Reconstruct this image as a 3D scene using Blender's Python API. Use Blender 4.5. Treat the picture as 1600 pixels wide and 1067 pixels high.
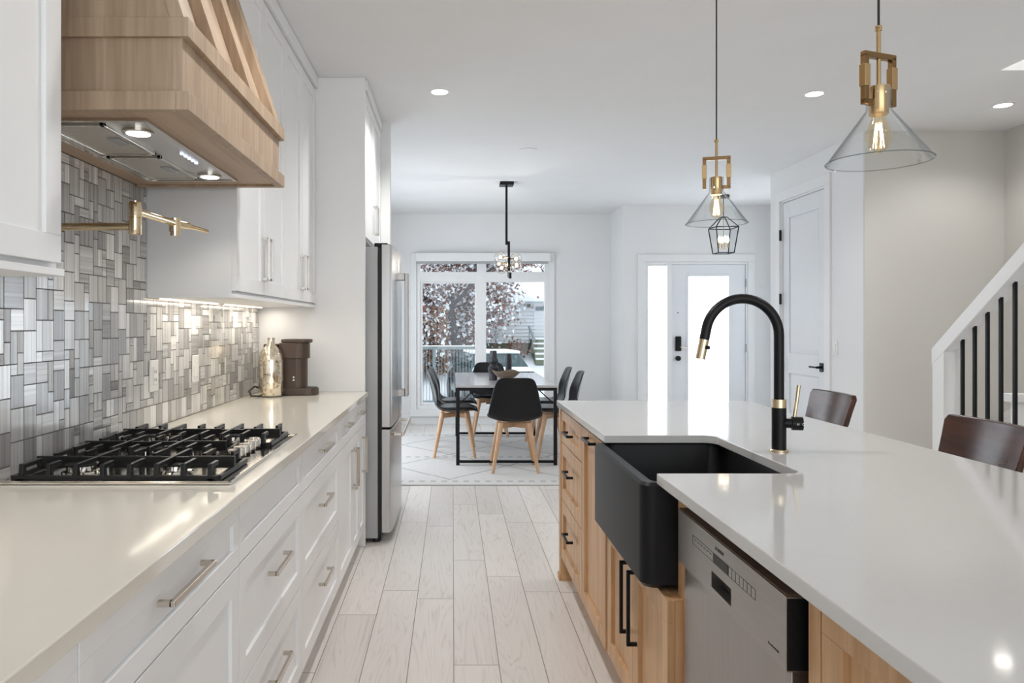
import bpy, bmesh, math, random
from mathutils import Vector, Matrix
S = bpy.context.scene
for o in list(bpy.data.objects): bpy.data.objects.remove(o)
PI = math.pi
rnd = random.Random(7)

# ---------------------------------------------------------------- camera
FPX = 1140.0
cam_d = bpy.data.cameras.new('camera'); cam = bpy.data.objects.new('camera', cam_d)
S.collection.objects.link(cam); S.camera = cam
cam_d.sensor_fit = 'HORIZONTAL'; cam_d.sensor_width = 36.0; cam_d.lens = FPX*36/1600
cam_d.shift_x = (800-707)/1600; cam_d.shift_y = -(533.5-507)/1600
cam.location = (0, 0, 1.31); cam.rotation_euler = (PI/2, 0, 0)
cam_d.clip_start = 0.02; cam_d.clip_end = 300

# ---------------------------------------------------------------- exposure, world, big lights
S.view_settings.view_transform = 'Standard'; S.view_settings.look = 'None'
S.view_settings.gamma = 1.0; S.view_settings.use_curve_mapping = False
S.view_settings.exposure = 0.18
cy = S.cycles
cy.use_denoising = True; cy.caustics_reflective = False; cy.caustics_refractive = False
cy.max_bounces = 10; cy.diffuse_bounces = 5; cy.glossy_bounces = 5; cy.transmission_bounces = 8
cy.transparent_max_bounces = 16; cy.sample_clamp_indirect = 6.0
W = bpy.data.worlds.new('overcast'); S.world = W; W.use_nodes = True
W.node_tree.nodes['Background'].inputs[0].default_value = (0.86, 0.93, 1.0, 1)
W.node_tree.nodes['Background'].inputs[1].default_value = 1.5

def area_light(name, loc, rot, sx, sy, power, color=(1, 1, 1), portal=False, spread=PI):
    d = bpy.data.lights.new(name, 'AREA'); d.shape = 'RECTANGLE'; d.size = sx; d.size_y = sy
    d.energy = power; d.color = color; d.spread = spread
    if portal: d.cycles.is_portal = True
    o = bpy.data.objects.new(name, d); S.collection.objects.link(o); o.location = loc; o.rotation_euler = rot
    return o
# added unseen area light behind the camera, standing in for rear daylight
area_light('rear_fill', (1.5, -3.0, 1.45), (PI/2, 0, 0), 4.4, 2.3, 42, (0.95, 0.975, 1.0))
# added unseen fills: dining side wall, entry side wall, outdoors to brighten the frosted glass
area_light('side_fill', (-1.14, 7.4, 1.15), (0, -PI/2, 0), 1.7, 2.4, 44, (0.84, 0.92, 1.0))
area_light('entry_fill', (3.9, 7.85, 1.5), (0, PI/2, 0), 1.8, 1.0, 6.5, (0.86, 0.93, 1.0))
area_light('porch_fill', (3.0, 10.1, 1.2), (-PI/2, 0, 0), 1.6, 2.4, 80, (0.84, 0.925, 1.0))
# added unseen area light above the stair opening, for light from upstairs
area_light('stair_well_fill', (3.65, 2.9, 4.9), (0, 0, 0), 0.9, 2.4, 42, (1.0, 0.97, 0.93))
# sky portals
area_light('portal_dining_window', (0.40, 9.80, 1.22), (-PI/2, 0, 0), 1.8, 2.1, 1, portal=True)

# ---------------------------------------------------------------- node helpers
def new_mat(name):
    m = bpy.data.materials.new(name); m.use_nodes = True
    nt = m.node_tree; p = nt.nodes['Principled BSDF']
    return m, nt, p
def N(nt, typ, **kw):
    n = nt.nodes.new(typ)
    for k, v in kw.items(): setattr(n, k, v)
    return n
def L(nt, a, b): nt.links.new(a, b)
def coords(nt, scale=(1, 1, 1), rot=(0, 0, 0)):
    tc = N(nt, 'ShaderNodeTexCoord'); mp = N(nt, 'ShaderNodeMapping')
    mp.inputs['Scale'].default_value = scale; mp.inputs['Rotation'].default_value = rot
    L(nt, tc.outputs['Object'], mp.inputs['Vector']); return mp.outputs['Vector']
def ramp(nt, fac, stops):
    r = N(nt, 'ShaderNodeValToRGB'); e = r.color_ramp.elements
    while len(e) < len(stops): e.new(0.5)
    for el, (p, c) in zip(e, stops): el.position = p; el.color = (*c, 1)
    L(nt, fac, r.inputs['Fac']); return r.outputs['Color']
def bump(nt, p, h, strength=0.1, dist=0.01):
    b = N(nt, 'ShaderNodeBump'); b.inputs['Strength'].default_value = strength; b.inputs['Distance'].default_value = dist
    L(nt, h, b.inputs['Height']); L(nt, b.outputs['Normal'], p.inputs['Normal'])
def plain(name, c, rough=0.5, metal=0.0, var=0.04, scale=8, bmp=0.0, spec=0.5, stretch=(1, 1, 1), coat=0):
    """one colour, with a little procedural variation"""
    m, nt, p = new_mat(name)
    v = coords(nt, stretch); n = N(nt, 'ShaderNodeTexNoise'); n.inputs['Scale'].default_value = scale; n.inputs['Detail'].default_value = 4
    L(nt, v, n.inputs['Vector'])
    lo = tuple(max(0, x*(1-var)) for x in c); hi = tuple(min(1, x*(1+var)) for x in c)
    L(nt, ramp(nt, n.outputs['Fac'], [(0.3, lo), (0.7, hi)]), p.inputs['Base Color'])
    p.inputs['Roughness'].default_value = rough; p.inputs['Metallic'].default_value = metal
    p.inputs['Specular IOR Level'].default_value = spec; p.inputs['Coat Weight'].default_value = coat
    if bmp: bump(nt, p, n.outputs['Fac'], bmp, 0.002)
    return m
def wood(name, c1, c2, axis='Z', rough=0.45, fine=60, var=1.0, c3=None):
    m, nt, p = new_mat(name)
    st = {'X': (0.05, 1, 1), 'Y': (1, 0.05, 1), 'Z': (1, 1, 0.05)}[axis]
    v = coords(nt, st)
    n1 = N(nt, 'ShaderNodeTexNoise'); n1.inputs['Scale'].default_value = fine; n1.inputs['Detail'].default_value = 6; n1.inputs['Distortion'].default_value = 0.3
    n2 = N(nt, 'ShaderNodeTexNoise'); n2.inputs['Scale'].default_value = fine*0.12; n2.inputs['Detail'].default_value = 3; n2.inputs['Distortion'].default_value = 1.2
    L(nt, v, n1.inputs['Vector']); L(nt, v, n2.inputs['Vector'])
    mx = N(nt, 'ShaderNodeMath', operation='MULTIPLY_ADD'); mx.inputs[1].default_value = 0.45; L(nt, n1.outputs['Fac'], mx.inputs[0])
    m2 = N(nt, 'ShaderNodeMath', operation='MULTIPLY'); m2.inputs[1].default_value = 0.55; L(nt, n2.outputs['Fac'], m2.inputs[0]); L(nt, m2.outputs[0], mx.inputs[2])
    stops = [(0.36, c1), (0.64, c2)] if c3 is None else [(0.34, c1), (0.44, c3), (0.64, c2)]
    L(nt, ramp(nt, mx.outputs[0], stops), p.inputs['Base Color'])
    p.inputs['Roughness'].default_value = rough
    bump(nt, p, n1.outputs['Fac'], 0.08, 0.002)
    return m
def metal(name, c, rough=0.25, axis=None, var=0.05):
    m, nt, p = new_mat(name)
    st = {None: (1, 1, 1), 'X': (0.02, 1, 1), 'Y': (1, 0.02, 1), 'Z': (1, 1, 0.02)}[axis]
    v = coords(nt, st); n = N(nt, 'ShaderNodeTexNoise'); n.inputs['Scale'].default_value = 250 if axis else 20; n.inputs['Detail'].default_value = 3
    L(nt, v, n.inputs['Vector'])
    L(nt, ramp(nt, n.outputs['Fac'], [(0.3, tuple(x*(1-var) for x in c)), (0.7, tuple(min(1, x*(1+var)) for x in c))]), p.inputs['Base Color'])
    p.inputs['Metallic'].default_value = 1; p.inputs['Roughness'].default_value = rough
    if axis: bump(nt, p, n.outputs['Fac'], 0.03, 0.001)
    return m
def thin_glass(name, tint=(1, 1, 1), edge=0.55, base=0.04, rough=0.0, dark=1.0):
    m, nt, p = new_mat(name); nt.nodes.remove(p); out = nt.nodes['Material Output']
    tr = N(nt, 'ShaderNodeBsdfTransparent')
    gl = N(nt, 'ShaderNodeBsdfGlossy'); gl.inputs['Roughness'].default_value = rough; gl.inputs['Color'].default_value = (0.9, 0.93, 0.95, 1)
    lw = N(nt, 'ShaderNodeLayerWeight'); lw.inputs['Blend'].default_value = 0.25
    L(nt, ramp(nt, lw.outputs['Facing'], [(0.25, tint), (0.9, tuple(t*dark for t in tint))]), tr.inputs[0])
    ml = N(nt, 'ShaderNodeMath', operation='MULTIPLY_ADD'); ml.inputs[1].default_value = edge; ml.inputs[2].default_value = base
    L(nt, lw.outputs['Facing'], ml.inputs[0])
    mx = N(nt, 'ShaderNodeMixShader'); L(nt, ml.outputs[0], mx.inputs[0]); L(nt, tr.outputs[0], mx.inputs[1]); L(nt, gl.outputs[0], mx.inputs[2])
    L(nt, mx.outputs[0], out.inputs['Surface']); return m
def emit(name, c, s):
    m, nt, p = new_mat(name)
    p.inputs['Base Color'].default_value = (*c, 1); p.inputs['Emission Color'].default_value = (*c, 1); p.inputs['Emission Strength'].default_value = s
    n = N(nt, 'ShaderNodeTexNoise'); n.inputs['Scale'].default_value = 30
    r = N(nt, 'ShaderNodeMapRange'); r.inputs['To Min'].default_value = 0.3; r.inputs['To Max'].default_value = 0.5
    L(nt, n.outputs['Fac'], r.inputs['Value']); L(nt, r.outputs['Result'], p.inputs['Roughness'])
    return m

M = {}
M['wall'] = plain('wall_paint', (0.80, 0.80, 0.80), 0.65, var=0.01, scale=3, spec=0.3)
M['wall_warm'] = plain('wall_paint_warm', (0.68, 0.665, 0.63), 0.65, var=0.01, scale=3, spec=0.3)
M['ceiling'] = plain('ceiling_paint', (0.80, 0.80, 0.80), 0.8, var=0.01, scale=3, spec=0.2)
M['trim'] = plain('trim_paint', (0.82, 0.82, 0.82), 0.35, var=0.01, scale=4)
M['cab'] = plain('cabinet_white', (0.85, 0.855, 0.86), 0.32, var=0.01, scale=4)
M['door'] = plain('door_paint', (0.78, 0.79, 0.81), 0.35, var=0.01, scale=4)
M['oak'] = wood('hood_oak', (0.335, 0.235, 0.155), (0.50, 0.375, 0.265), 'Z', 0.5, 70)
M['oak_h'] = wood('hood_oak_flat', (0.40, 0.275, 0.18), (0.54, 0.40, 0.28), 'Y', 0.5, 60)
M['honey'] = wood('island_oak', (0.46, 0.255, 0.115), (0.68, 0.44, 0.245), 'Z', 0.42, 55)
M['honey_h'] = wood('island_oak_rail', (0.46, 0.255, 0.115), (0.68, 0.44, 0.245), 'Y', 0.42, 55)
M['leg'] = wood('beech', (0.50, 0.29, 0.16), (0.66, 0.43, 0.26), 'Z', 0.4, 60)
M['walnut'] = wood('walnut', (0.018, 0.008, 0.005), (0.11, 0.040, 0.022), 'Y', 0.18, 18)
M['steel'] = metal('stainless', (0.50, 0.49, 0.48), 0.26, 'Z')
M['steel_h'] = metal('stainless_flat', (0.60, 0.58, 0.56), 0.30, 'Y')
M['steel_dw'] = metal('dishwasher_steel', (0.36, 0.345, 0.33), 0.30, 'Z')
M['steel_dw_h'] = metal('dishwasher_panel_steel', (0.38, 0.365, 0.35), 0.30, 'Y')
M['steel_gray'] = plain('fridge_case_grey', (0.40, 0.41, 0.42), 0.45, 0.2, var=0.03)
M['steel_polish'] = metal('stainless_polished', (0.70, 0.66, 0.60), 0.12)
M['nickel'] = metal('champagne_nickel', (0.60, 0.54, 0.47), 0.25, 'Y')
M['nickel_l'] = metal('satin_nickel', (0.72, 0.69, 0.65), 0.25, 'Z')
M['brass'] = metal('brass', (0.56, 0.39, 0.20), 0.2)
M['brass_p'] = metal('polished_brass', (0.74, 0.60, 0.40), 0.09)
M['brass_d'] = metal('aged_brass', (0.27, 0.165, 0.075), 0.26)
M['brass_l'] = metal('brushed_champagne', (0.68, 0.56, 0.38), 0.25, 'Z')
M['black'] = plain('black_metal', (0.005, 0.005, 0.0055), 0.36, 0.0, var=0.2, spec=0.25)
M['iron'] = plain('cast_iron', (0.006, 0.006, 0.0065), 0.36, 0.0, var=0.3, scale=200, bmp=0.2, spec=0.4)
M['black_matte'] = plain('black_granite', (0.005, 0.005, 0.006), 0.42, var=0.3, scale=150, spec=0.25)
M['black_rubber'] = plain('black_rubber', (0.01, 0.01, 0.01), 0.6)
M['plastic_black'] = plain('black_shell', (0.006, 0.0065, 0.008), 0.36, var=0.1, spec=0.3)
M['leather'] = plain('black_leather', (0.012, 0.013, 0.018), 0.33, var=0.25, scale=90, bmp=0.15)
M['white_plastic'] = plain('white_plastic', (0.80, 0.79, 0.77), 0.3, var=0.01)
M['dark_slot'] = plain('dark_slot', (0.02, 0.02, 0.02), 0.5)
M['brown_plastic'] = plain('brown_coffee_maker', (0.075, 0.050, 0.038), 0.35, 0.2, var=0.1)
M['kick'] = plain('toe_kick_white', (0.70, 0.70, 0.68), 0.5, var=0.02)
M['wood_dark'] = plain('dark_brown_wood', (0.10, 0.055, 0.035), 0.6, var=0.3, scale=30)  # dark brown wood for the strip above the dishwasher panel
M['table'] = plain('table_top_grey', (0.52, 0.51, 0.52), 0.14, var=0.12, scale=6, stretch=(1, 0.1, 1))
M['glass'] = thin_glass('clear_glass', (0.99, 1, 1), 0.30, 0.02)
M['lamp_glass'] = thin_glass('lamp_glass', (0.985, 0.99, 0.99), 0.30, 0.012, dark=0.55)
M['rim_glass'] = thin_glass('rim_glass', (0.62, 0.64, 0.65), 0.3, 0.02, dark=0.5)
M['amber_glass'] = thin_glass('amber_bulb_glass', (0.97, 0.88, 0.72), 0.4, 0.04)
M['globe_glass'] = thin_glass('globe_glass', (0.99, 0.97, 0.94), 0.5, 0.03, dark=0.6)
M['can'] = emit('can_light', (1.0, 0.95, 0.86), 14)
M['can_cool'] = emit('hood_led', (1.0, 0.97, 0.92), 9)
M['strip'] = emit('led_strip', (1.0, 0.88, 0.72), 2)
M['filament'] = emit('filament', (1.0, 0.78, 0.45), 16)
M['bulb'] = emit('warm_bulb', (1.0, 0.83, 0.60), 4)
M['led_blue'] = emit('button_led', (0.7, 0.8, 1.0), 1.2)

def m_quartz(name, c, vein):
    m, nt, p = new_mat(name); v = coords(nt, (1, 1, 1))
    n = N(nt, 'ShaderNodeTexNoise'); n.inputs['Scale'].default_value = 2.2; n.inputs['Detail'].default_value = 8; n.inputs['Distortion'].default_value = 1.6
    L(nt, v, n.inputs['Vector'])
    L(nt, ramp(nt, n.outputs['Fac'], [(0.0, c), (0.385, c), (0.40, vein), (0.415, c)]), p.inputs['Base Color'])
    p.inputs['Roughness'].default_value = 0.07; p.inputs['Specular IOR Level'].default_value = 0.5
    return m
M['quartz'] = m_quartz('white_quartz', (0.705, 0.675, 0.605), (0.695, 0.665, 0.595))
M['quartz_i'] = m_quartz('white_quartz_island', (0.595, 0.59, 0.58), (0.585, 0.58, 0.57))

def m_floor():
    m, nt, p = new_mat('oak_plank_floor')
    tc = N(nt, 'ShaderNodeTexCoord'); sx = N(nt, 'ShaderNodeSeparateXYZ'); L(nt, tc.outputs['Object'], sx.inputs[0])
    def math_(op, a, b=None, c=None):
        n = N(nt, 'ShaderNodeMath', operation=op)
        for i, q in enumerate((a, b, c)):
            if q is None: continue
            if isinstance(q, (int, float)): n.inputs[i].default_value = q
            else: L(nt, q, n.inputs[i])
        return n.outputs[0]
    PW, PL = 0.174, 1.25
    u = math_('DIVIDE', math_('SUBTRACT', sx.outputs[0], 0.021), PW); row = math_('FLOOR', u); fu = math_('FRACT', u)
    wn = N(nt, 'ShaderNodeTexWhiteNoise', noise_dimensions='1D'); L(nt, row, wn.inputs['W'])
    v = math_('ADD', math_('DIVIDE', sx.outputs[1], PL), math_('MULTIPLY', wn.outputs['Value'], 7.3)); col = math_('FLOOR', v); fv = math_('FRACT', v)
    cv = N(nt, 'ShaderNodeCombineXYZ'); L(nt, row, cv.inputs[0]); L(nt, col, cv.inputs[1])
    wn2 = N(nt, 'ShaderNodeTexWhiteNoise', noise_dimensions='2D'); L(nt, cv.outputs[0], wn2.inputs['Vector'])
    # grain, shifted per plank
    off = N(nt, 'ShaderNodeVectorMath', operation='SCALE'); off.inputs['Scale'].default_value = 13.0; L(nt, wn2.outputs['Color'], off.inputs[0])
    add = N(nt, 'ShaderNodeVectorMath', operation='ADD'); L(nt, tc.outputs['Object'], add.inputs[0]); L(nt, off.outputs[0], add.inputs[1])
    mp = N(nt, 'ShaderNodeMapping'); mp.inputs['Scale'].default_value = (1, 0.11, 1); L(nt, add.outputs[0], mp.inputs['Vector'])
    n1 = N(nt, 'ShaderNodeTexNoise'); n1.inputs['Scale'].default_value = 7; n1.inputs['Detail'].default_value = 2; n1.inputs['Distortion'].default_value = 0.6; L(nt, mp.outputs[0], n1.inputs['Vector'])
    rings = math_('FRACT', math_('MULTIPLY', n1.outputs['Fac'], 17.0))
    rings = math_('ABSOLUTE', math_('SUBTRACT', rings, 0.5))
    n2 = N(nt, 'ShaderNodeTexNoise'); n2.inputs['Scale'].default_value = 130; n2.inputs['Detail'].default_value = 4
    mp2 = N(nt, 'ShaderNodeMapping'); mp2.inputs['Scale'].default_value = (1, 0.035, 1); L(nt, add.outputs[0], mp2.inputs['Vector']); L(nt, mp2.outputs[0], n2.inputs['Vector'])
    grain = math_('MULTIPLY_ADD', rings, 0.55, math_('MULTIPLY', n2.outputs['Fac'], 0.42))
    c_g = ramp(nt, grain, [(0.16, (0.615, 0.57, 0.53)), (0.27, (0.715, 0.68, 0.645)), (0.70, (0.76, 0.725, 0.69))])
    hs = N(nt, 'ShaderNodeHueSaturation'); L(nt, c_g, hs.inputs['Color'])
    L(nt, math_('MULTIPLY_ADD', wn2.outputs['Value'], 0.16, 0.93), hs.inputs['Value'])
    eu = math_('MINIMUM', fu, math_('SUBTRACT', 1.0, fu)); ev = math_('MINIMUM', fv, math_('SUBTRACT', 1.0, fv))
    lu = math_('GREATER_THAN', eu, 0.010); lv = math_('GREATER_THAN', ev, 0.0016); ln = math_('MULTIPLY', lu, lv)
    mx = N(nt, 'ShaderNodeMix', data_type='RGBA'); L(nt, ln, mx.inputs['Factor']); mx.inputs['A'].default_value = (0.25, 0.20, 0.16, 1); L(nt, hs.outputs[0], mx.inputs['B'])
    L(nt, mx.outputs['Result'], p.inputs['Base Color']); p.inputs['Roughness'].default_value = 0.30
    bump(nt, p, math_('MULTIPLY', ln, grain), 0.22, 0.003)
    return m
M['floor'] = m_floor()

def m_tile():
    m, nt, p = new_mat('mosaic_tile')
    at = N(nt, 'ShaderNodeVertexColor', layer_name='tone')
    sp = N(nt, 'ShaderNodeSeparateColor'); L(nt, at.outputs['Color'], sp.inputs[0])
    base = ramp(nt, sp.outputs[0], [(0.0, (0.34, 0.33, 0.325)), (0.35, (0.56, 0.55, 0.54)), (0.7, (0.70, 0.69, 0.68)), (1.0, (0.82, 0.81, 0.80))])
    tc = N(nt, 'ShaderNodeTexCoord'); s3 = N(nt, 'ShaderNodeSeparateXYZ'); L(nt, tc.outputs['Object'], s3.inputs[0])
    def streak(axis, shift):
        cb = N(nt, 'ShaderNodeCombineXYZ'); L(nt, s3.outputs[axis], cb.inputs[0]); L(nt, shift, cb.inputs[1])
        mp = N(nt, 'ShaderNodeMapping'); mp.inputs['Scale'].default_value = (85, 37, 1); L(nt, cb.outputs[0], mp.inputs[0])
        n = N(nt, 'ShaderNodeTexNoise'); n.inputs['Scale'].default_value = 1; n.inputs['Detail'].default_value = 3; L(nt, mp.outputs[0], n.inputs['Vector']); return n.outputs['Fac']
    a, b = streak(1, sp.outputs[1]), streak(2, sp.outputs[1])
    mix = N(nt, 'ShaderNodeMix', data_type='FLOAT'); L(nt, sp.outputs[2], mix.inputs['Factor']); L(nt, a, mix.inputs['A']); L(nt, b, mix.inputs['B'])
    amt = N(nt, 'ShaderNodeMapRange'); amt.inputs['From Min'].default_value = 0.3; amt.inputs['From Max'].default_value = 0.7
    amt.inputs['To Min'].default_value = 0.72; amt.inputs['To Max'].default_value = 1.18; L(nt, mix.outputs['Result'], amt.inputs['Value'])
    mul = N(nt, 'ShaderNodeVectorMath', operation='SCALE'); L(nt, base, mul.inputs[0]); L(nt, amt.outputs['Result'], mul.inputs['Scale'])
    L(nt, mul.outputs[0], p.inputs['Base Color'])
    p.inputs['Roughness'].default_value = 0.13; p.inputs['Metallic'].default_value = 0.10; p.inputs['Specular IOR Level'].default_value = 0.7
    return m
M['tile'] = m_tile()
M['grout'] = plain('grout', (0.16, 0.15, 0.14), 0.8)

def m_rug():
    m, nt, p = new_mat('cream_diamond_rug')
    tc = N(nt, 'ShaderNodeTexCoord'); sx = N(nt, 'ShaderNodeSeparateXYZ'); L(nt, tc.outputs['Object'], sx.inputs[0])
    def mt(op, a, b=None, c=None):
        n = N(nt, 'ShaderNodeMath', operation=op)
        for i, q in enumerate((a, b, c)):
            if q is None: continue
            if isinstance(q, (int, float)): n.inputs[i].default_value = q
            else: L(nt, q, n.inputs[i])
        return n.outputs[0]
    nz = N(nt, 'ShaderNodeTexNoise'); nz.inputs['Scale'].default_value = 9; L(nt, tc.outputs['Object'], nz.inputs['Vector'])
    wob = mt('MULTIPLY_ADD', nz.outputs['Fac'], 0.05, -0.025)
    x = mt('ADD', mt('MULTIPLY', sx.outputs[0], 0.95), wob); y = mt('MULTIPLY', sx.outputs[1], 0.85)
    d1 = mt('ABSOLUTE', mt('SUBTRACT', mt('FRACT', mt('ADD', x, y)), 0.5)); d2 = mt('ABSOLUTE', mt('SUBTRACT', mt('FRACT', mt('SUBTRACT', x, y)), 0.5))
    line = mt('LESS_THAN', mt('MINIMUM', d1, d2), 0.011)
    # border band with small marks near the ends
    by = mt('ABSOLUTE', mt('SUBTRACT', mt('ABSOLUTE', sx.outputs[1]), 1.25))
    band = mt('LESS_THAN', mt('MINIMUM', by, mt('ABSOLUTE', mt('ADD', sx.outputs[1], 0.14))), 0.03); dots = mt('GREATER_THAN', mt('FRACT', mt('MULTIPLY', sx.outputs[0], 11)), 0.5)
    marks = mt('MULTIPLY', band, dots)
    inner = mt('LESS_THAN', mt('ABSOLUTE', sx.outputs[1]), 1.19)
    allm = mt('MAXIMUM', mt('MULTIPLY', line, inner), mt('MULTIPLY', marks, 0.6))
    n2 = N(nt, 'ShaderNodeTexNoise'); n2.inputs['Scale'].default_value = 140; n2.inputs['Detail'].default_value = 4; L(nt, tc.outputs['Object'], n2.inputs['Vector'])
    fac = mt('MULTIPLY', allm, mt('MULTIPLY_ADD', n2.outputs['Fac'], 1.0, 0.25))
    mx = N(nt, 'ShaderNodeMix', data_type='RGBA'); L(nt, fac, mx.inputs['Factor'])
    L(nt, ramp(nt, n2.outputs['Fac'], [(0.3, (0.56, 0.545, 0.53)), (0.7, (0.68, 0.665, 0.65))]), mx.inputs['A']); mx.inputs['B'].default_value = (0.22, 0.22, 0.24, 1)
    L(nt, mx.outputs['Result'], p.inputs['Base Color']); p.inputs['Roughness'].default_value = 0.95
    bump(nt, p, n2.outputs['Fac'], 0.3, 0.004)
    return m
M['rug'] = m_rug()

def m_frost():
    m, nt, p = new_mat('frosted_glass'); nt.nodes.remove(p); out = nt.nodes['Material Output']
    t = N(nt, 'ShaderNodeBsdfTranslucent'); t.inputs[0].default_value = (0.97, 0.985, 1, 1)
    g = N(nt, 'ShaderNodeBsdfGlossy'); g.inputs['Roughness'].default_value = 0.2
    n = N(nt, 'ShaderNodeTexNoise'); n.inputs['Scale'].default_value = 200; b = N(nt, 'ShaderNodeBump'); b.inputs['Strength'].default_value = 0.05
    L(nt, n.outputs['Fac'], b.inputs['Height']); L(nt, b.outputs['Normal'], g.inputs['Normal'])
    mx = N(nt, 'ShaderNodeMixShader'); mx.inputs[0].default_value = 0.05; L(nt, t.outputs[0], mx.inputs[1]); L(nt, g.outputs[0], mx.inputs[2])
    L(nt, mx.outputs[0], out.inputs['Surface']); return m
M['frost'] = m_frost()
M['filter'] = plain('filter_mesh', (0.55, 0.52, 0.47), 0.4, 0.6, var=0.25, scale=400)
def m_mercury():
    m, nt, p = new_mat('mercury_glass'); v = coords(nt)
    n = N(nt, 'ShaderNodeTexNoise'); n.inputs['Scale'].default_value = 60; n.inputs['Detail'].default_value = 6; L(nt, v, n.inputs['Vector'])
    L(nt, ramp(nt, n.outputs['Fac'], [(0.32, (0.30, 0.22, 0.13)), (0.42, (0.80, 0.70, 0.54)), (0.8, (0.90, 0.84, 0.74))]), p.inputs['Base Color'])
    p.inputs['Metallic'].default_value = 0.9; p.inputs['Roughness'].default_value = 0.12; return m
M['mercury'] = m_mercury()
# outdoor materials
M['snow'] = plain('snow', (0.86, 0.89, 0.92), 0.7, var=0.05, scale=2, bmp=0.3)
M['siding'] = plain('white_siding', (0.66, 0.68, 0.70), 0.5, var=0.02)
M['foundation'] = plain('green_grey_foundation', (0.14, 0.16, 0.11), 0.8, var=0.1)
M['bark'] = plain('bark', (0.050, 0.046, 0.050), 0.9, var=0.5, scale=12, bmp=0.5, stretch=(1, 1, 0.15))
M['leaf'] = plain('brown_leaves', (0.20, 0.085, 0.065), 0.8, var=0.5, scale=20)
M['hedge'] = plain('brown_hedge', (0.19, 0.095, 0.055), 0.8, var=0.5, scale=20)
M['car'] = plain('dark_car_paint', (0.03, 0.05, 0.06), 0.2, var=0.1)
M['car_glass'] = plain('car_glass', (0.03, 0.06, 0.07), 0.05, var=0.1)
M['fence_metal'] = plain('fence_metal', (0.20, 0.24, 0.25), 0.5, 0.3, var=0.1)
M['house_glass'] = plain('house_window_glass', (0.10, 0.15, 0.18), 0.08, var=0.3, scale=4)

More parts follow.
